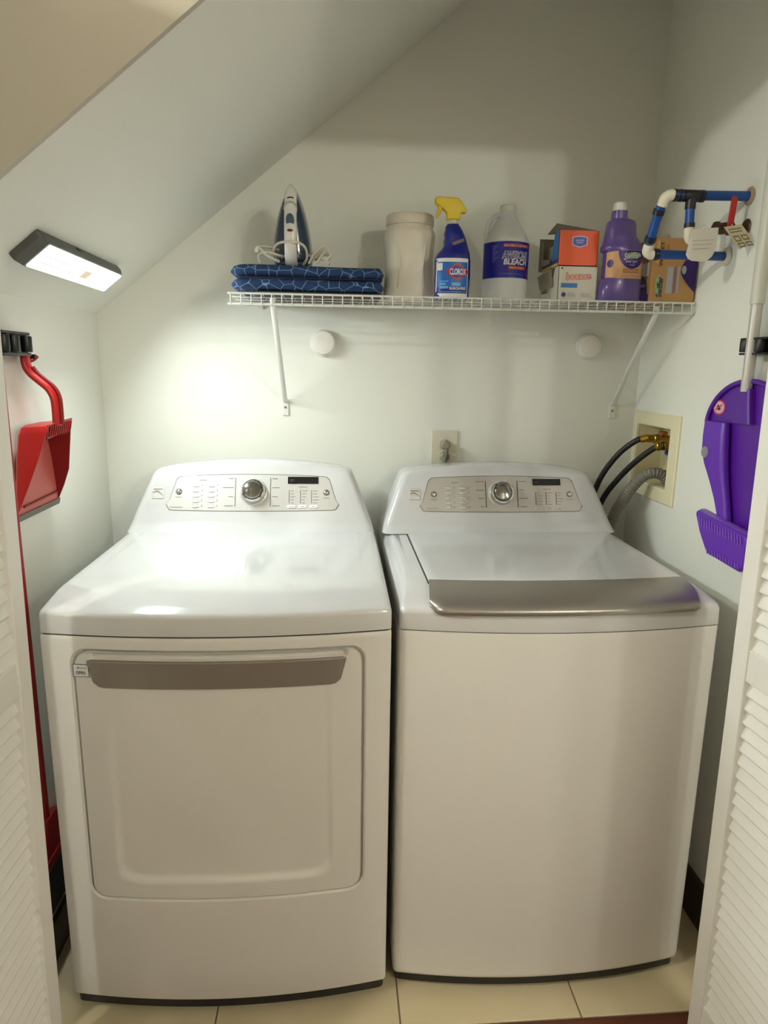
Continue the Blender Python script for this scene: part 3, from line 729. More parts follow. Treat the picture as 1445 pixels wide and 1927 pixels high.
grid_patch('label_mark', -.006, .018, .031, .039, SPL(.0014), LPALE, sp, 6, 1)
grid_patch('label_mark', -.0365, -.015, .024, .030, SPL(.0014), LPALE, sp, 6, 1); grid_patch('label_mark', -.0365, -.022, .033, .038, SPL(.0014), LPALE, sp, 6, 1); grid_patch('label_mark', -.0365, -.015, .041, .0435, SPL(.0014), LPALE, sp, 6, 1)
grid_patch('label_mark', -.0435, -.031, .070, .088, SPL(.0013), LWHITE, sp, 4, 2)
grid_patch('label_mark', -.036, .034, .0150, .0164, SPL(.0016), LPALE, sp, 10, 1)
def tilted(u, v):
    a = radians(22); return sp_surf(.0125 + u * cos(a) - v * sin(a), .143 + u * sin(a) + v * cos(a), .0006)
rpatch('neck_mark', -.016, .015, -.004, .004, tilted, mat('grey_mark', (118, 110, 108), .5), sp, n=8)
rpatch('neck_mark', -.0195, -.0165, -.0035, .0045, tilted, mat('orange_mark', (176, 96, 40), .5), sp, n=2)

# ------------------------------------------------------------------ bleach jug
bjx, bjy = 1.0345, .62
bj = thing('bleach_jug', 'white bleach jug with a blue wraparound label', 'jug', (bjx, bjy, ZD))
JUG = mat('white_jug_plastic', (222, 224, 224), .4, var=.02, sub=.1)
RJ = .0605
prof = [(.056, 0), (.0602, .004), (RJ, .012), (.0595, .02), (RJ, .028), (RJ, .14), (.0612, .148), (.0605, .156), (.057, .163), (.050, .176), (.041, .190), (.031, .206), (.0245, .218), (.0205, .227), (.0200, .236), (0, .236)]
lathe('jug_body', prof, JUG, bj, 44, sm=50)
lathe('cap', [(0, .233), (.0205, .233), (.0212, .235), (.0208, .2455), (.0185, .2475), (0, .2475)], mat('white_cap', (226, 224, 214), .45, bump=.2), bj, 32)
tube('handle', smoothpath([(-.019, 0, .224), (-.034, .0, .219), (-.047, .0, .205), (-.0535, 0, .185), (-.0555, 0, .165), (-.052, 0, .152)], 6), .0065, JUG, bj, 12, ry=.009)
def jp(o, ctr=.0): return lambda u, v: ((RJ + o) * sin((u + ctr) / RJ), -(RJ + o) * cos((u + ctr) / RJ), v)
JLB = mat('royal_blue_label', (24, 24, 150), .35); JLR = mat('banner_red', (170, 40, 60), .45)
rpatch('label', -.090, .090, .058, .1485, jp(.0010), JLB, bj, n=48)
c = .015
text('lettering', 'AWESOME', .0745, .0180, lambda u, v: jp(.0019, c)(u, .1145 + v), LWHITE, bj, .055, .12)
text('lettering', 'AWESOME', .0745, .0180, lambda u, v: jp(.0023, c)(u, .1145 + v), mat('letter_indigo', (66, 66, 160), .4), bj, .0, .12)
text('lettering', 'BLEACH', .066, .0135, lambda u, v: jp(.0023, c)(u, .0975 + v), LWHITE, bj, .035, .1)
rpatch('banner', -.036, .056, .134, .1425, jp(.0014, c), JLR, bj, n=14)
text('lettering', 'RELIABLE CLEANING', .070, .0050, lambda u, v: jp(.0019, c)(u + .001, .1380 + v), mat('banner_pink', (240, 180, 180), .5), bj, .02)
rpatch('banner', -.022, .032, .0785, .0870, jp(.0014, c), JLR, bj, n=10)
text('lettering', 'FRESH SCENT', .046, .0052, lambda u, v: jp(.0019, c)(u + .004, .0828 + v), mat('banner_peach', (244, 170, 120), .5), bj, .03, .1)
epatch('label_art', .046, .072, .010, .011, jp(.0015, c), mat('art_maroon', (130, 50, 70), .5), bj)
MUTE = mat('label_muted_text', (108, 112, 190), .5)
for q in range(9): rpatch('label_mark', -.050, -.034 - .004 * (q % 3), .136 - q * .0048, .1382 - q * .0048, jp(.0014), MUTE, bj, n=4)
rpatch('label_mark', -.035, -.012, .0670, .0690, jp(.0014, c), MUTE, bj, n=6); rpatch('label_mark', -.004, .016, .0670, .0685, jp(.0014, c), MUTE, bj, n=6)

# ------------------------------------------------------------------ cartons of dryer sheets
CARD = mat('white_card', (214, 208, 192), .6, var=.03); CARDIN = mat('grey_card_inside', (150, 140, 124), .8, var=.06)
ORAN = mat('orange_card', (226, 84, 28), .45, var=.04); TEAL = mat('blue_card', (28, 116, 178), .45, var=.04); YELC = mat('yellow_card', (206, 176, 70), .5); NAVC = mat('navy_card', (50, 54, 120), .5)
cx0, cx1, cy0, cy1 = 1.158, 1.2625, .54, .685
wb = thing('dryer_sheet_carton', 'torn white carton of dryer sheets under the orange box', 'carton', ((cx0 + cx1) / 2, (cy0 + cy1) / 2, ZD))
wo = wb.location.copy(); h1 = .0885
zz = ZD
box('front', cx0, cx1, cy0, cy0 + .0012, zz, zz + h1, CARD, wb, off=wo)
box('back', cx0, cx1, cy1 - .0012, cy1, zz, zz + h1, CARD, wb, off=wo)
box('side', cx1 - .0012, cx1, cy0, cy1, zz, zz + h1, CARD, wb, off=wo)
box('bottom', cx0, cx1, cy0, cy1, zz, zz + .0012, CARD, wb, off=wo)
box('top', cx0, cx1, cy0, cy1, zz + h1 - .0012, zz + h1, CARD, wb, off=wo)
prism('torn_side', [(cy0, zz), (cy1, zz), (cy1, zz + .030), (cy0 + .095, zz + .028), (cy0 + .075, zz + .035), (cy0 + .04, zz + .07), (cy0 + .03, zz + h1), (cy0, zz + h1)], lambda a, b, d: (cx0 + d, a, b), 0, .0012, CARD, wb, off=wo)
prism('torn_flap', [(0, 0), (.05, -.008), (.062, .030), (.012, .046)], lambda a, b, d: (cx0 - .002 - a * .40 + d, cy0 + .035 + a, zz + .040 + b), 0, .001, CARDIN, wb, off=wo)
box('sheet_stack', cx0 + .012, cx1 - .01, cy0 + .01, cy1 - .01, zz + .002, zz + .06, mat('sheet_white', (196, 192, 184), .9), wb, off=wo)
FP = lambda o: (lambda u, v: (u - wo.x, cy0 - o - wo.y, zz + v - wo.z))
PINK = mat('letter_pink', (236, 196, 186), .5); REDO = mat('letter_red', (196, 62, 60), .5)
text('lettering', 'bounce', .0655, .0172, lambda u, v: FP(.0004)(1.2125 + u, .0640 + v + u * .05), REDO, wb, .05)
text('lettering', 'bounce', .0655, .0172, lambda u, v: FP(.0008)(1.2125 + u, .0640 + v + u * .05), PINK, wb, .0)
rpatch('print_bar', cx0 + .008, cx0 + .052, .034, .0455, FP(.0004), mat('print_blue', (62, 124, 196), .5), wb, n=2)
epatch('print_dot', cx0 + .0165, .0165, .0060, .0060, FP(.0004), mat('print_navy', (54, 66, 140), .5), wb)
PGREY = mat('print_pale_grey', (170, 172, 178), .6)
for q in range(3):
    rpatch('print_mark', cx0 + .027, cx0 + .050 - q * .002, .0125 + q * .0036, .0146 + q * .0036, FP(.0004), PGREY, wb, n=2)
    rpatch('print_mark', cx0 + .063, cx0 + .092 - q * .002, .0115 + q * .0036, .0136 + q * .0036, FP(.0004), PGREY, wb, n=2)
epatch('print_dot', cx0 + .0085, .0825, .0025, .0025, FP(.0004), PRINTD, wb)
# orange one on top
ox0, ox1, oy0, oy1 = 1.1535, 1.2585, .539, .675
z0 = ZD + h1 + .0002; h2 = .0868
ob = thing('orange_carton', 'opened orange carton stacked on the torn white carton', 'carton', ((ox0 + ox1) / 2, (oy0 + oy1) / 2, z0))
oo = ob.location.copy()
box('front', ox0, ox1, oy0, oy0 + .0012, z0, z0 + h2, ORAN, ob, off=oo)
box('side', ox1 - .0012, ox1, oy0, oy1, z0, z0 + h2, ORAN, ob, off=oo)
box('back', ox0 - .01, ox1, oy1 - .0012, oy1, z0, z0 + h2, CARDIN, ob, off=oo)
box('bottom', ox0, ox1, oy0, oy1, z0, z0 + .0012, CARD, ob, off=oo)
prism('torn_side', [(oy0, z0), (oy1, z0), (oy1, z0 + .014), (oy0 + .065, z0 + .020), (oy0 + .048, z0 + .03), (oy0 + .045, z0 + .06), (oy0 + .036, z0 + h2), (oy0, z0 + h2)], lambda a, b, d: (ox0 + d, a, b), 0, .0012, TEAL, ob, off=oo)
prism('stripe', [(oy0, z0), (oy1, z0), (oy1, z0 + .006), (oy0, z0 + .0065)], lambda a, b, d: (ox0 - d, a, b), .0, .0006, YELC, ob, off=oo)
prism('stripe', [(oy0, z0 + .0065), (oy1, z0 + .006), (oy1, z0 + .013), (oy0 + .02, z0 + .018), (oy0, z0 + .02)], lambda a, b, d: (ox0 - d, a, b), .0, .0006, NAVC, ob, off=oo)
box('sheet_stack', ox0 + .014, ox1 - .01, oy0 + .012, oy1 - .012, z0 + .002, z0 + .062, mat('sheet_pale', (206, 204, 194), .9), ob, off=oo)
# lifted top flap, hinged along the right part of the top
fl4 = [(1.1562, .545, z0 + h2 + .0010), (1.2585, .548, z0 + h2 + .0008), (1.2521, .62, 1.7834), (1.1833, .66, 1.8025), (1.1405, .60, 1.7620)]
mesh('lifted_flap', fl4 + [(a, b, c_ + .0012) for a, b, c_ in fl4], [(0, 1, 2, 3, 4), (9, 8, 7, 6, 5)] + [(i, (i + 1) % 5, 5 + (i + 1) % 5, 5 + i) for i in range(5)], mat('raw_card', (128, 116, 98), .85), ob, off=oo)
prism('torn_edge', [(oy0 + .055, z0 + .012), (oy1, z0 + .012), (oy1, z0 + .074), (oy0 + .12, z0 + .078), (oy0 + .118, z0 + .03), (oy0 + .06, z0 + .022)], lambda a, b, d: (ox0 - .004 + d, a, b), 0, .001, CARDIN, ob, off=oo)
FO = lambda o: (lambda u, v: (u - oo.x, oy0 - o - oo.y, z0 + v - oo.z))
def hexa(cu, cv, ru, rv, pl, m, parent):
    return patch('badge', [(cu - ru, cv - rv * .52, cv + rv * .75), (cu - ru * .9, cv - rv * .62, cv + rv * .82), (cu, cv - rv, cv + rv), (cu + ru * .9, cv - rv * .62, cv + rv * .82), (cu + ru, cv - rv * .52, cv + rv * .75)], pl, m, parent)
hexa(ox0 + .055, .0595, .0205, .0145, FO(.0003), mat('badge_lilac', (214, 200, 222), .5), ob); hexa(ox0 + .055, .0595, .0178, .0122, FO(.0006), mat('badge_blue', (76, 80, 164), .45), ob)
LIL = mat('badge_text', (168, 170, 216), .5)
rpatch('badge_mark', ox0 + .0435, ox0 + .066, .0615, .0640, FO(.0009), LIL, ob, n=2); rpatch('badge_mark', ox0 + .045, ox0 + .063, .0560, .0585, FO(.0009), LIL, ob, n=2)

# ------------------------------------------------------------------ purple mop-liquid bottle
pbx, pby = 1.3205, .533
pb = thing('purple_bottle', 'purple floor cleaner bottle with white cap', 'bottle', (pbx, pby, ZD))
PBM = mat('violet_bottle_plastic', (94, 72, 138), .3, var=.05, coat=.2)
pp = [(0, -.0535, .0525, .032), (.004, -.0555, .0545, .034), (.03, -.0560, .0550, .035), (.054, -.053, .0535, .035), (.058, -.0465, .053, .0345), (.12, -.0465, .0525, .0345), (.126, -.0555, .053, .035), (.134, -.0560, .052, .034), (.142, -.0515, .0470, .032), (.152, -.0495, .0390, .030), (.160, -.0485, .0325, .029), (.175, -.0470, .0300, .027), (.190, -.0455, .0290, .026), (.197, -.0430, .0265, .024), (.2015, -.036, .0180, .020), (.204, -.0345, .0050, .0190), (.2045, -.0345, .0045, .019), (.223, -.0335, .0035, .0180)]
mesh('bottle', *loft([sring((a + b) / 2, 0, z, (b - a) / 2, ry, 2.7) for z, a, b, ry in pp]), PBM, pb, 50)
lathe('cap', [(0, .222), (.0165, .222), (.0172, .224), (.0158, .2415), (.0135, .2435), (0, .2435)], mat('white_bottle_cap', (218, 216, 208), .45), pb, 28, c=(-.015, 0, 0))
def pbs(u, v, o): q = min(.999, abs(u - .003) / .0497); return (u, -.0347 * (1 - q ** 2.7) ** (1 / 2.7) - o, v)
PPL = lambda o: (lambda u, v: pbs(u, v, o))
TAN = mat('tan_label', (206, 158, 112), .45, var=.05); PUR2 = mat('label_purple', (52, 14, 110), .4)
rpatch('label', -.0455, .0515, .0555, .1245, PPL(.0006), TAN, pb, n=24)
n_ = 22; pts = []
for i in range(n_ + 1):
    s = -cos(pi * i / n_); pts.append((.014 + .0365 * s, .1238 - .0440 * sqrt(1 - s * s) - .0005, .1238))
patch('label_arch', pts, PPL(.0010), PUR2, pb)
SILT = mat('letter_silver', (200, 202, 206), .45); GRNT = mat('letter_green', (150, 178, 120), .5)
epatch('logo_leaf', .0195, .113, .0195, .0065, PPL(.0014), GRNT, pb)
text('lettering', 'Swiffer', .042, .0155, lambda u, v: pbs(.013 + u, .1105 + v + u * .12, .0018), SILT, pb, .02, .15)
text('lettering', 'WETJET', .033, .0070, lambda u, v: pbs(.013 + u, .0955 + v, .0016), SILT, pb, .015)
text('lettering', 'WOOD', .016, .0042, lambda u, v: pbs(.0145 + u, .0880 + v, .0016), LIL, pb, .01)
rpatch('label_bar', -.008, .034, .0690, .0785, PPL(.0010), mat('bar_brown', (168, 104, 76), .5), pb, n=8)
rpatch('label_bar', -.005, .031, .0725, .0752, PPL(.0013), TAN, pb, n=8)
rpatch('label_bar', -.012, .036, .0605, .0622, PPL(.0010), mat('bar_tan', (178, 132, 92), .5), pb, n=8)
epatch('label_dot', -.0385, .092, .006, .010, PPL(.0010), PUR2, pb, n=10)

# ------------------------------------------------------------------ cardboard refill box
kx0, kx1, ky0, ky1 = 1.392, 1.511, .503, .785
kb = thing('cardboard_box', 'brown cardboard refill box in the corner beside the purple bottle', 'box', ((kx0 + kx1) / 2, (ky0 + ky1) / 2, ZD))
ko = kb.location.copy(); kh = .158
KRAFT = mat('kraft_card', (186, 142, 88), .65, var=.06, scale=12)
KD = mat('kraft_dark', (158, 112, 62), .7)
mesh('carton', *boxv(kx0, kx1, ky0, ky1, ZD, ZD + kh), KRAFT, kb, None, .0015, ko)
KF = lambda o: (lambda u, v: (kx0 + u - ko.x, ky0 - o - ko.y, v))
KL = lambda o: (lambda u, v: (kx0 - o - ko.x, ky0 + u - ko.y, v))
rot = lambda cu, cv, pl: (lambda u, v: pl(cu - v, cv + u))
text('lettering', 'WETJET', .060, .0125, rot(.0235, .118, KF(.0005)), mat('kraft_print', (96, 56, 36), .6), kb, .03)
text('lettering', 'GO', .012, .007, rot(.037, .135, KF(.0005)), mat('kraft_print2', (150, 104, 60), .6), kb, .03)
pts = []
epatch('logo_leaf', .0205, .040, .0085, .027, KF(.0004), GRNT, kb)
text('lettering', 'Swiffer', .050, .0150, rot(.0235, .037, KF(.0008)), mat('print_slate', (56, 62, 74), .5), kb, .03, .1)
rpatch('print_panel', .041, .057, .022, .088, KF(.0004), PGREY, kb, n=2); rpatch('print_panel', .0585, .066, .022, .088, KF(.0004), mat('print_mauve', (150, 116, 104), .6), kb, n=2); rpatch('print_panel', .068, .074, .022, .088, KF(.0004), PGREY, kb, n=2)
rpatch('print_panel', .008, .018, .095, .150, KF(.0004), mat('kraft_pale', (206, 168, 108), .6), kb, n=2)
rpatch('print_panel', .047, .060, .110, .122, KF(.0004), PGREY, kb, n=2)
pts = [(.077 + .0415 * (i / 14), .075 - .050 * (i / 14) ** .7 - .0, .075 + .060 * sqrt(i / 14)) for i in range(15)]
patch('print_arc', pts, KF(.0004), PUR2, kb); epatch('print_dot', .0855, .080, .006, .0105, KF(.0008), PGREY, kb)
# left face: white panel and purple disc
epatch('print_disc', .078, .020, .060, .055, KL(.0004), PUR2, kb, lo=False)
rpatch('print_panel', .010, .075, .0005, .020, KL(.0004), PUR2, kb, n=4)
rpatch('print_panel', .018, .075, .066, .100, KL(.0004), LWHITE, kb, n=2)
rpatch('print_mark', .030, .062, .040, .047, KL(.0008), LIL, kb, n=2)
epatch('print_disc', .245, .095, .022, .03, KL(.0004), PUR2, kb)
for q in range(3): rpatch('print_mark', .215, .25, .028 + q * .014, .034 + q * .014, KL(.0006), KD, kb, n=2)

# ================================================================== WATER PIPES
PY, PZ = .311, 1.800
wp = thing('water_pipe', 'blue water pipes with white elbows coming out of the right wall', 'pipe', (XR, .345, 1.68))
po = wp.location.copy()
LY, LZ = .378, 1.684
EX = 1.318
PR = .0105
def seg(name, a, b, r, m): return tube(name, [a, b], r, m, wp, 14, po)
seg('pipe', (XR + .01, PY, PZ + .004), (EX + .014, PY, PZ), PR, BLUEPIPE)
seg('pipe', (EX - .001, PY + .016, PZ - .02), (EX - .003, LY - .012, LZ + .022), PR, BLUEPIPE)
seg('pipe', (EX + .012, LY, LZ), (XR + .01, LY, LZ), PR, BLUEPIPE)
tube('elbow', smoothpath([(EX + .017, PY, PZ), (EX + .010, PY, PZ), (EX + .001, PY + .004, PZ - .006), (EX - .001, PY + .012, PZ - .02)], 5), .0120, IVORY, wp, 14, po)
tube('elbow', smoothpath([(EX + .014, LY, LZ), (EX + .008, LY, LZ), (EX - .002, LY - .003, LZ + .006), (EX - .002, LY - .010, LZ + .020)], 5), .0120, IVORY, wp, 14, po)
for x in (EX + .022, EX + .035, EX + .085): seg('clamp', (x - .004, PY, PZ), (x + .004, PY, PZ), .0132, NAVYFIT)
seg('clamp', (EX - .0015, PY + .020, PZ - .026), (EX - .002, PY + .025, PZ - .037), .0132, NAVYFIT)
seg('clamp', (EX - .0028, LY - .020, LZ + .036), (EX - .003, LY - .014, LZ + .026), .0132, NAVYFIT)
seg('clamp', (EX + .017, LY, LZ), (EX + .027, LY, LZ), .0132, NAVYFIT)
TX = 1.378
seg('tee', (TX - .018, PY, PZ), (TX + .018, PY, PZ), .0128, NAVYFIT)
seg('tee', (TX, PY, PZ), (TX, PY, PZ - .028), .0118, NAVYFIT)
seg('pipe', (TX, PY, PZ - .02), (TX + .003, PY, PZ - .075), .0100, BLUEPIPE)
seg('clamp', (TX + .0025, PY, PZ - .058), (TX + .003, PY, PZ - .067), .0118, NAVYFIT)
tube('elbow', smoothpath([(TX + .003, PY, PZ - .068), (TX + .004, PY, PZ - .085), (TX + .008, PY, PZ - .0925), (TX + .02, PY, PZ - .094), (TX + .05, PY, 1.7335 - .012)], 5), .0110, IVORY, wp, 14, po)
lathe('escutcheon', [(.016, 0), (.022, -.002), (.019, -.006), (.012, -.008)], IVORY, wp, 20, 'x', (XR, LY, LZ), po)
lathe('escutcheon', [(.016, 0), (.020, -.002), (.016, -.004), (.012, -.005)], mat('rough_plaster', (170, 150, 120), .9, var=.3, bump=.6), wp, 14, 'x', (XR, PY, PZ + .004), po)
va = thing('shutoff_valve', 'bronze shutoff valve with red lever on the blue pipes', 'valve', (XR, PY, 1.733))
vo = va.location.copy()
BRZ = mat('dark_bronze', (86, 62, 48), .5, .5, var=.15)
tube('stem', [(1.40, PY, 1.722), (XR + .008, PY, 1.736)], .008, BRZ, va, 12, vo)
lathe('body', [(.006, -.021), (.015, -.021), (.015, -.012), (.0115, -.010), (.0135, 0), (.0115, .010), (.015, .012), (.015, .021), (.006, .021)], BRZ, va, 8, 'x', (1.461, PY, 1.733), vo)
tube('spindle', [(1.466, PY, 1.74), (1.466, PY - .020, 1.742)], .0055, BRZ, va, 10, vo)
prism('lever', [(-.0075, -.004), (.0065, -.004), (.0085, .052), (.004, .060), (-.004, .060), (-.0065, .052)], lambda a, b, d: (1.464 + a + b * .04, PY - .022 - d, 1.737 + b), 0, .0035, mat('red_lever_paint', (178, 40, 34), .45, var=.08), va, .001, vo)
lathe('escutcheon', [(.012, 0), (.019, -.001), (.016, -.004), (.01, -.005)], BRZ, va, 16, 'x', (XR, PY, 1.737), vo)
tg = thing('white_tag', 'white paper tag hanging in front of the blue pipes', 'tag', (1.40, .283, 1.735))
to = tg.location.copy()
tgp = [(1.375, 1.7236), (1.4355, 1.7298), (1.436, 1.700), (1.4345, 1.682), (1.428, 1.668), (1.4180, 1.659), (1.404, 1.656), (1.381, 1.6575), (1.372, 1.662), (1.3665, 1.671)]
prism('card', tgp, lambda a, b, d: (a, .285 + d - (b - 1.69) * .03, b), 0, .0008, mat('tag_paper', (226, 220, 210), .7, var=.02), tg, 0, to)
tube('string', smoothpath([(1.405, .2845, 1.722), (1.407, .290, 1.733), (1.412, PY - .004, 1.738), (1.415, PY + .006, 1.735)], 4), .0008, CORD, tg, 6, to)
for q in range(3):
    V = [(1.379 + .0, .2842, 1.700 - q * .009 + .0006), (1.428 - q * .004, .2842, 1.7035 - q * .009 + .0006), (1.428 - q * .004, .2842, 1.7035 - q * .009 - .0006), (1.379, .2842, 1.700 - q * .009 - .0006)]
    mesh('scribble', V, [(0, 1, 2, 3)], mat('pencil', (178, 172, 168), .8), tg, off=to)
tg2 = thing('paper_tag', 'small yellowed instruction tag hanging from the shutoff valve', 'tag', (1.462, .27, 1.73))
to2 = tg2.location.copy()
q4 = [(1.4395, 1.7280), (1.4796, 1.7350), (1.5110, 1.7040), (1.4829, 1.6813)]
TP = mat('aged_tag_paper', (206, 196, 162), .7, var=.08, scale=60)
prism('card', q4, lambda a, b, d: (a, .270 + d, b), 0, .0007, TP, tg2, 0, to2)
tube('string', smoothpath([(1.462, .2695, 1.726), (1.464, .278, 1.733), (1.466, .290, 1.7395)], 4), .0008, CORD, tg2, 6, to2)
TPD = mat('tag_print', (120, 108, 84), .7)
U = Vector((1.4796 - 1.4395, 0, 1.735 - 1.728)); Vv = Vector((1.4829 - 1.4395, 0, 1.6813 - 1.728))
for (a0, a1, b0, b1) in ((.10, .44, .42, .66), (.54, .9, .42, .64), (.10, .46, .72, .92), (.54, .88, .72, .9), (.12, .88, .12, .16), (.12, .8, .24, .28)):
    P0 = Vector((1.4395, .2694, 1.728)); cs = [P0 + U * a + Vv * b for a, b in ((a0, b0), (a1, b0), (a1, b1), (a0, b1))]
    ins_ = [P0 + U * a + Vv * b for a, b in ((a0 + .05, b0 + .05), (a1 - .05, b0 + .05), (a1 - .05, b1 - .05), (a0 + .05, b1 - .05))]
    if b1 - b0 > .1: mesh('tag_picture', [tuple(c_) for c_ in cs + ins_], [(i, (i + 1) % 4, 4 + (i + 1) % 4, 4 + i) for i in range(4)], TPD, tg2, off=to2)
    else: mesh('tag_line', [tuple(c_) for c_ in cs], [(0, 1, 2, 3)], TPD, tg2, off=to2)

# ================================================================== LAUNDRY BOX, HOSES
lb = thing('laundry_outlet_box', 'cream recessed laundry outlet box with brass taps on the right wall', 'outlet box', (XR, .645, 1.04))
lo_ = lb.location.copy()
FY0, FY1, FZ0, FZ1 = .503, .786, 1.038, 1.291
fw2 = []
V = []; F = []
def ringx(x, d): return [(x, y, z) for y, z in ((FY0 + d, FZ0 + d), (FY1 - d, FZ0 + d), (FY1 - d, FZ1 - d), (FY0 + d, FZ1 - d))]
def hx(x, d=0): return [(x, y, z) for y, z in ((BY0 + d, BZ0 + d), (BY1 - d, BZ0 + d), (BY1 - d, BZ1 - d), (BY0 + d, BZ1 - d))]
mesh('frame', *loft([ringx(XR, 0), ringx(XR - .005, .0), ringx(XR - .007, .004), hx(XR - .007, -.004), hx(XR - .005, .0), hx(XR + .001, .002)], False, False), CREAM, lb, None, 0, lo_)
mesh('recess', *loft([hx(XR + .0, .001), hx(XR + .075, .010)], False, True), mat('cream_inner', (224, 214, 176), .55), lb, None, 0, lo_, fix=False)
for i, (vy, vz) in enumerate(((.672, 1.214), (.612, 1.199))):
    v_ = lathe('tap', [(.0, .062), (.010, .062), (.010, .02), (.014, .018), (.014, .004), (.0115, .002), (.0115, -.016), (.009, -.018)], BRASS, lb, 8 if i else 12, 'x', (XR + .003, vy, vz), lo_)
    tube('tap_handle', [(XR + .03, vy - .018, vz - .022), (XR + .03, vy + .018, vz - .022)] if i else [(XR + .035, vy - .016, vz + .017), (XR + .035, vy + .016, vz + .017)], .007, mat('blue_tap_handle', (30, 76, 170), .4) if i else mat('copper', (186, 120, 70), .35, .8), lb, 10, lo_)
def hose(label, pts, r, m, ribbed=False, cat='hose', group=None):
    P = smoothpath(pts, 10)
    t = thing('drain_hose' if ribbed else 'supply_hose', label, cat, tuple(P[-1]), group=group)
    oo_ = t.location.copy()
    if ribbed:
        # resample evenly and corrugate
        L = [0]
        for a, b in zip(P, P[1:]): L.append(L[-1] + (b - a).length)
        n = int(L[-1] / .0022); Q = []; j = 0
        for i in range(n + 1):
            s = L[-1] * i / n
            while j < len(L) - 2 and L[j + 1] < s: j += 1
            Q.append(P[j].lerp(P[j + 1], (s - L[j]) / max(1e-9, L[j + 1] - L[j])))
        rr = [r * (1.0 if (i % 4) in (0, 1) else .84) for i in range(n + 1)]
        tube('corrugated_tube', Q, rr, m, t, 18, oo_)
        lathe('cuff', [(r * .9, -.012), (r * 1.12, -.010), (r * 1.12, .010), (r * .9, .012)], m, t, 18, 'z', tuple(P[0]), oo_)
    else:
        tube('rubber_tube', P, r, m, t, 12, oo_)
        d = (P[1] - P[0]).normalized()
        tube('coupling', [P[0] - d * .010, P[0] + d * .012], r * 1.32, BRASS if 'upper' in label else HOSEB, t, 12, oo_)
    return t
hose('upper black supply hose arching from the brass tap behind the washer', [(1.497, .672, 1.2145), (1.475, .683, 1.206), (1.440, .715, 1.163), (1.408, .752, 1.090), (1.388, .768, 1.01), (1.372, .772, .90), (1.366, .774, .78)], .0088, HOSEB)
hose('lower black supply hose running down behind the washer console', [(1.520, .612, 1.199), (1.505, .630, 1.189), (1.475, .680, 1.140), (1.445, .730, 1.075), (1.420, .762, 1.01), (1.404, .773, .93), (1.398, .774, .80)], .0088, HOSEB)
hose('grey corrugated drain hose bent out of the laundry box', [(1.548, .600, 1.070), (1.543, .601, 1.098), (1.520, .604, 1.119), (1.487, .612, 1.117), (1.461, .63, 1.085), (1.442, .655, 1.035), (1.430, .685, .98), (1.424, .715, .90), (1.422, .735, .78)], .0168, HOSEG, True)

# ================================================================== BACK WALL SMALL THINGS
for i, (px, pz, lab_) in enumerate(((.5415, 1.4790, 'round white stick-on puck light under the shelf, above the dryer'), (1.3475, 1.4815, 'round white stick-on puck light under the shelf, near the right corner'))):
    t = thing('puck_light', lab_, 'puck light', (px, YB, pz), group='puck lights on the back wall')
    lathe('base', [(0, 0), (.0375, 0), (.0385, -.004), (.0385, -.016), (.0360, -.018), (0, -.018)], WHITEP, t, 40, 'y')
    lathe('cap', [(.034, -.017), (.0345, -.026), (.0325, -.030), (.024, -.0325), (0, -.033)], mat('white_diffuser', (238, 232, 222), .35), t, 40, 'y')
ot = thing('wall_outlet', 'ivory wall outlet plate behind the washer console', 'outlet', (.9145, YB, 1.165))
prism('plate', [(-.041, -.066), (.041, -.066), (.041, .058), (.041, .058), (-.041, .058)][0:3] + [(-.041, .058)], lambda a, b, d: (a, -d, b), 0, .006, mat('ivory_plate', (222, 216, 196), .45), ot, .002)
for dz in (.018, -.022):
    lathe('socket', [(0, -.0075), (.0165, -.0075), (.0165, -.004), (0, -.004)], IVORY, ot, 24, 'y', (0, 0, dz))
pl = thing('power_plug', 'grey plug and power cord in the wall outlet', 'plug', (.9145, YB - .0075, 1.1755))
GPL = mat('grey_beige_plug', (150, 142, 124), .5)
lathe('plug_body', [(0, -.028), (.010, -.028), (.0145, -.022), (.0155, -.006), (.0155, 0), (0, 0)], GPL, pl, 20, 'y', (0, 0, .004))
tube('cord', smoothpath([(.002, -.022, .0), (.004, -.026, -.015), (.000, -.024, -.04), (-.006, -.02, -.08), (-.008, -.018, -.15), (-.01, -.02, -.3)], 6), .0052, mat('grey_cord', (120, 114, 100), .5), pl, 10)
pl2 = thing('power_plug', 'lower grey plug and cord in the wall outlet', 'plug', (.9145, YB - .0075, 1.143))
lathe('plug_body', [(0, -.020), (.010, -.020), (.0150, -.015), (.0155, -.004), (.0155, 0), (0, 0)], GPL, pl2, 20, 'y', (0, 0, 0))
tube('cord', smoothpath([(-.004, -.018, .0), (-.005, -.021, -.02), (-.006, -.02, -.06), (-.02, -.02, -.26)], 6), .0052, mat('grey_cord', (120, 114, 100), .5), pl2, 10)

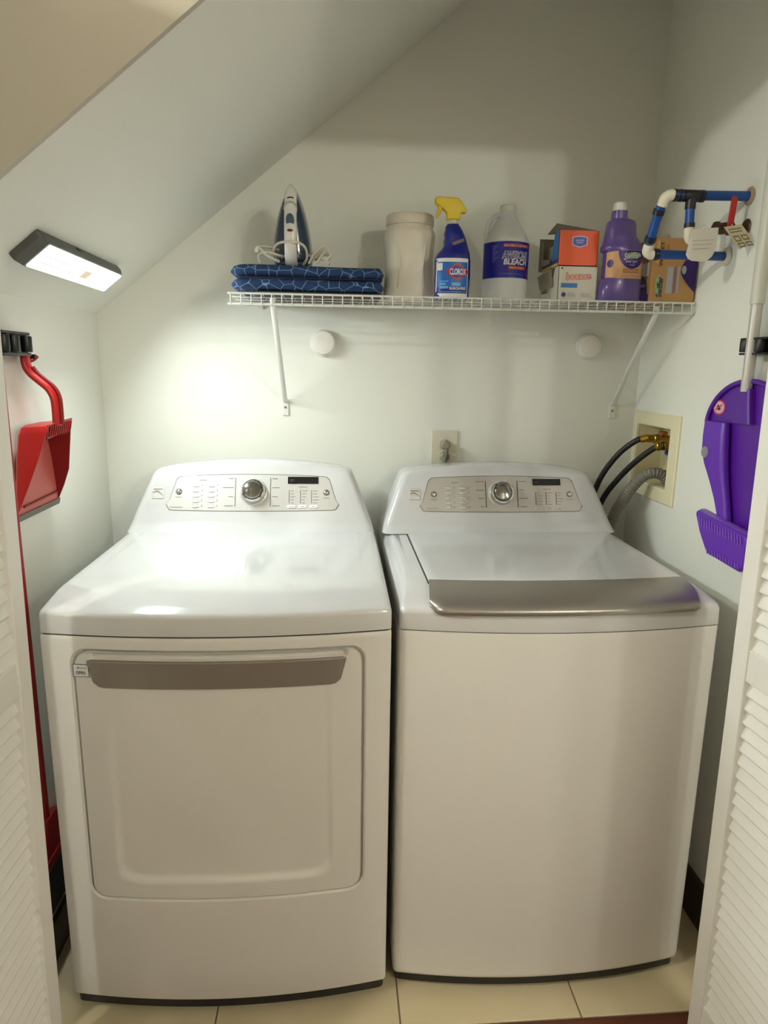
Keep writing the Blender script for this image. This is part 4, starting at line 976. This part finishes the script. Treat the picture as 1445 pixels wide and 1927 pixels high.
# ================================================================== LEFT WALL: BROOM, DUSTPAN, HOLDER
hl = thing('broom_holder', 'black spring-clip broom holder on the left wall', 'holder', (XL, .215, 1.43))
ho = hl.location.copy()
box('mount', XL, XL + .012, .105, .300, 1.425, 1.470, BLACK, hl, .003, ho)
for hy in (.135, .178, .236): 
    mesh('roller', *lathev([(0, 1.4315), (.0100, 1.4315), (.0112, 1.434), (.0112, 1.462), (.0100, 1.4645), (0, 1.4645)], 16, 'z', (XL + .036, hy, 0)), BLACK, hl, 40, 0, ho)
box('arm', XL + .010, XL + .040, .122, .248, 1.4655, 1.472, BLACK, hl, .002, ho)
box('arm', XL + .010, XL + .040, .122, .248, 1.4235, 1.4305, BLACK, hl, .002, ho)
box('hook', XL + .010, XL + .0345, .2735, .2815, 1.418, 1.428, BLACK, hl, .001, ho)
br = thing('broom', 'red broom with black bristles hanging on the left wall beside the dryer', 'broom', (XL + .024, .156, .18))
bo = br.location.copy()
tube('handle', [(XL + .023, .134, .36), (XL + .023, .134, 1.475)], .0085, mat('red_broom_handle', (150, 26, 26), .4), br, 12, bo)
rings = []
for (hx_, y0, y1, z) in ((.012, .110, .165, .40), (.015, .100, .19, .385), (.019, .075, .245, .355), (.021, .045, .275, .325), (.021, .04, .28, .295)):
    rings.append([(XL + .023 + a, b, z) for a, b in rrect(-hx_, hx_, y0, y1, .01)])
mesh('head', *loft(rings), REDD, br, 40, 0, bo)
box('head_ridge', XL + .004, XL + .0455, .043, .277, .318, .324, REDP, br, .001, bo)
rings = [[(XL + .023 + a, b, z) for a, b in rrect(-hx_, hx_, y0, y1, .006)] for hx_, y0, y1, z in ((.019, .045, .275, .297), (.0195, .03, .29, .25), (.0195, .01, .31, .19), (.0185, .012, .308, .186))]
bs = mesh('bristles', *loft(rings), mat('black_bristle', (20, 17, 16), .8, var=.4, scale=200, bump=.8), br, 40, 0, bo)
# red dustpan: base against the wall, lip down
dp = thing('red_dustpan', 'red dustpan hanging by its curved handle on the left wall', 'dustpan', (XL + .01, .268, 1.09))
do = dp.location.copy()
WX0 = -.0915
near = [(WX0, .158, 1.092), (-.070, .172, 1.150), (-.048, .190, 1.215), (-.034, .203, 1.266)]
base_n = [(WX0, .158, 1.092), (WX0, .172, 1.150), (WX0, .188, 1.215), (WX0 + .002, .202, 1.262)]
th = .0022
def shell(name, A, Bq, m, parent, nrm, lab=None):
    """quad strip between polylines A and B with thickness along nrm"""
    n = len(A); N = Vector(nrm) * th
    V = [tuple(Vector(p)) for p in A] + [tuple(Vector(p)) for p in Bq]
    V += [tuple(Vector(p) + N) for p in A] + [tuple(Vector(p) + N) for p in Bq]
    F = []
    for i in range(n - 1): F += [(i, i + 1, n + i + 1, n + i), (2 * n + i, 3 * n + i, 3 * n + i + 1, 2 * n + i + 1), (i, 2 * n + i, 2 * n + i + 1, i + 1), (n + i, n + i + 1, 3 * n + i + 1, 3 * n + i)]
    F += [(0, n, 3 * n, 2 * n), (n - 1, 3 * n - 1, 4 * n - 1, 2 * n - 1)]
    F[-1] = (n - 1, 2 * n - 1, 4 * n - 1, 3 * n - 1)
    return mesh(name, V, F, m, parent, 40, 0, do)
def mirror(P, c=.270): return [(x, 2 * c - y, z) for x, y, z in P]
farr = [(WX0, .380, 1.090), (-.074, .376, 1.125), (-.056, .366, 1.165), (-.036, .345, 1.266)]
base_f = [(WX0, .380, 1.090), (WX0, .373, 1.125), (WX0, .362, 1.190), (WX0 + .002, .338, 1.262)]
PAN = mat('lit_red_inside', (196, 92, 82), .45, var=.04)  # pan red made paler: light falling on the base is painted in
shell('side_wall', near, base_n, REDP, dp, (0, 1, 0)); shell('side_wall', farr, base_f, REDD, dp, (0, -1, 0))
shell('base', base_n, base_f, PAN, dp, (-1, 0, 0))
# rounded top wall joining the two sides
topA = [(-.034, .203, 1.266), (-.033, .212, 1.279), (-.032, .235, 1.283), (-.032, .30, 1.284), (-.032, .333, 1.284), (-.035, .345, 1.266)]
topB = [(WX0 + .002, .202, 1.262), (WX0 + .002, .214, 1.275), (WX0 + .002, .235, 1.279), (WX0 + .002, .30, 1.280), (WX0 + .002, .327, 1.279), (WX0 + .002, .338, 1.262)]
shell('top_wall', topA, topB, REDP, dp, (0, 0, -1))
# comb on the front of the top
shell('comb_plate', [(-.034, .214, 1.281), (-.034, .30, 1.285), (-.034, .352, 1.286)], [(-.040, .218, 1.250), (-.040, .30, 1.256), (-.042, .352, 1.258)], REDD, dp, (-1, 0, 0))
for i in range(11):
    y = .226 + i * .0115; tube('comb_tooth', [(-.0325, y, 1.280), (-.0385, y + .001, 1.254)], .0016, REDP, dp, 6, do)
shell('lip', [(WX0 + .0015, .157, 1.094), (WX0 + .0015, .381, 1.092)], [(WX0 - .002, .156, 1.080), (WX0 - .002, .382, 1.078)], mat('grey_rubber_lip', (120, 112, 104), .6), dp, (1, 0, 0))
tube('ridge', [(WX0 + .003, .19, 1.108), (WX0 + .003, .372, 1.110)], .0022, REDD, dp, 8, do)
hp = smoothpath([(-.036, .268, 1.276), (-.035, .268, 1.305), (-.0365, .268, 1.335), (-.046, .267, 1.356), (-.062, .264, 1.372), (-.078, .261, 1.388), (-.086, .260, 1.404), (-.087, .260, 1.424)], 6)
hnd = mesh('handle', *tubev(hp, .0165, 12, ry=.0085, up=(0, 1, 0)), REDP, dp, 50, 0, do)
hpr = [(p[0] + .010, p[1], p[2] + .003) for p in hp[:-8]]
mesh('handle_ridge', *tubev(hpr, .0045, 8, ry=.005, up=(0, 1, 0)), REDD, dp, 50, 0, do)
tube('hook_end', smoothpath([(-.086, .262, 1.412), (-.078, .276, 1.416), (-.072, .284, 1.424)], 4), .004, REDD, dp, 8, do)

# ================================================================== RIGHT WALL: PURPLE DUSTPAN SET
hr = thing('pole_clip', 'black spring-clip pole holder on the right wall', 'holder', (XR, .17, 1.45))
hro = hr.location.copy()
box('mount', XR - .012, XR, .085, .235, 1.452, 1.486, BLACK, hr, .003, hro)
for hy in (.2055, .1515): mesh('roller', *lathev([(0, 1.4555), (.0105, 1.4555), (.0115, 1.458), (.0115, 1.480), (.0105, 1.4825), (0, 1.4825)], 16, 'z', (XR - .033, hy, 0)), BLACK, hr, 40, 0, hro)
for z in (1.4515, 1.4835): box('arm', XR - .040, XR - .010, .125, .216, z - .002, z + .0025, BLACK, hr, .001, hro)
ds = thing('long_handled_dustpan', 'purple long-handled dustpan with pale pole on the right wall', 'dustpan', (XR - .03, .178, 1.0))
dso = ds.location.copy()
POLE = mat('pale_grey_pole', (196, 192, 184), .35, .2, var=.02)
tube('pole', [(XR - .035, .1785, 1.370), (XR - .035, .1785, 1.556)], .0120, POLE, ds, 16, dso)
tube('pole', [(XR - .035, .1785, 1.556), (XR - .035, .1785, 1.90)], .0145, mat('pale_pole_sleeve', (206, 204, 192), .4), ds, 16, dso)
# pan plate outline in (y, z)
pan = []
for i in range(25):
    a = radians(4 + i * (172 / 24)); pan.append((.176 + .158 * cos(a), 1.283 + .110 * sin(a)))
pan += [(.030, 1.16), (.050, 1.03), (.090, .995), (.150, .995), (.196, 1.05), (.232, 1.10), (.272, 1.15), (.300, 1.19), (.318, 1.23), (.330, 1.27)][0:10]
XPn = XR - .018
prism('pan', pan, lambda a, b, d: (XPn - d, a, b), -.010, .006, PURP, ds, .003, dso)
# raised hood rim
rim = [Vector((XPn - .010, a, b)) for a, b in pan[:25]]
tube('pan_rim', rim, .006, PURP, ds, 8, dso)
mesh('socket', *loft([[(XPn - .012 + a, .1785 + b, z) for a, b in rrect(-.010, .012, -.0165 * s, .0165 * s, .006, 4, 4)] for z, s in ((1.30, 1.9), (1.345, 1.3), (1.372, 1.05), (1.376, 1.0))]), PURP, ds, 50, 0, dso)
# sticker: crossed-out pictogram
def SP_(o): return lambda u, v: (XPn - .006 - o - dso.x, u - dso.y, v - dso.z)
sc_, sz_ = .294, 1.329
epatch('sticker', sc_, sz_, .0270, .0180, SP_(.0008), mat('sticker_red', (206, 60, 80), .45), ds)
epatch('sticker_disc', sc_, sz_, .0220, .0146, SP_(.0012), mat('sticker_pale', (222, 176, 190), .5), ds)
patch('pictogram', [(sc_ - .008, sz_ - .006, sz_ - .003), (sc_ - .001, sz_ - .007, sz_ + .004), (sc_ + .004, sz_ - .006, sz_ + .007), (sc_ + .008, sz_ - .004, sz_ + .001)], SP_(.0016), mat('pictogram_dark', (52, 40, 60), .6), ds)
patch('slash', [(sc_ - .014, sz_ + .005, sz_ + .009), (sc_ + .014, sz_ - .009, sz_ - .005)], SP_(.0020), mat('sticker_red', (206, 60, 80), .45), ds)
# hand brush clipped in the pan
hb = thing('hand_brush', 'lighter purple hand brush clipped onto the purple dustpan', 'brush', (XPn - .03, .25, .98))
hbo = hb.location.copy()
XB = XPn - .008
secs = [(.3195, .2745 - .0, 1.3005, .012), (.3185, .232, 1.296, .020), (.3165, .226, 1.262, .023), (.3120, .2200, 1.225, .024), (.296, .2140, 1.195, .024), (.268, .205, 1.158, .022), (.242, .192, 1.118, .020), (.224, .182, 1.086, .020), (.214, .176, 1.060, .021), (.210, .172, 1.042, .022)]
rings = []
for y1, y0, z, dpt in secs[1:]:
    rings.append([(XB - a, b, z) for a, b in rrect(0, dpt, y0, y1, dpt * .45, 5, 6)])
mesh('handle', *loft(rings), PURPL, hb, 50, 0, hbo)
lathe('hang_button', [(0, -.004), (.0125, -.004), (.0145, -.002), (.0145, .002), (0, .002)], mat('grey_button', (140, 136, 148), .4), hb, 24, 'x', (XB - .0232, .288, 1.222), hbo)
# head: slanted slab
hv = [(.268, 1.078), (.076, 1.062), (.074, .985), (.214, .998)]
q_ = lambda a, b, d: (XB - .006 - d, a, b)
HXo = XPn - .03
headp = [(.272, 1.082), (.276, 1.072), (.250, 1.032), (.218, .998), (.206, .990), (.078, .984), (.068, .992), (.062, 1.058), (.072, 1.068)]
prism('head', headp, q_, 0, .032, PURPL, hb, .004, hbo)
for i in range(16):
    t = i / 15; y = .255 - .17 * t; tube('grip_rib', [(XB - .0392, y, 1.070 - .008 * t), (XB - .0392, y - .006, 1.050 - .006 * t)], .0018, PURPT, hb, 6, hbo)
for i in range(12):
    t = i / 11; y = .208 - .125 * t; tube('grip_rib', [(XB - .0392, y, 1.006 - .004 * t), (XB - .0392, y - .005, .991)], .0016, PURPT, hb, 6, hbo)
tube('head_edge', [(XB - .022, .270, 1.081), (XB - .022, .075, 1.067)], .005, PURPT, hb, 8, hbo, ry=.012, up=(0, 0, 1))
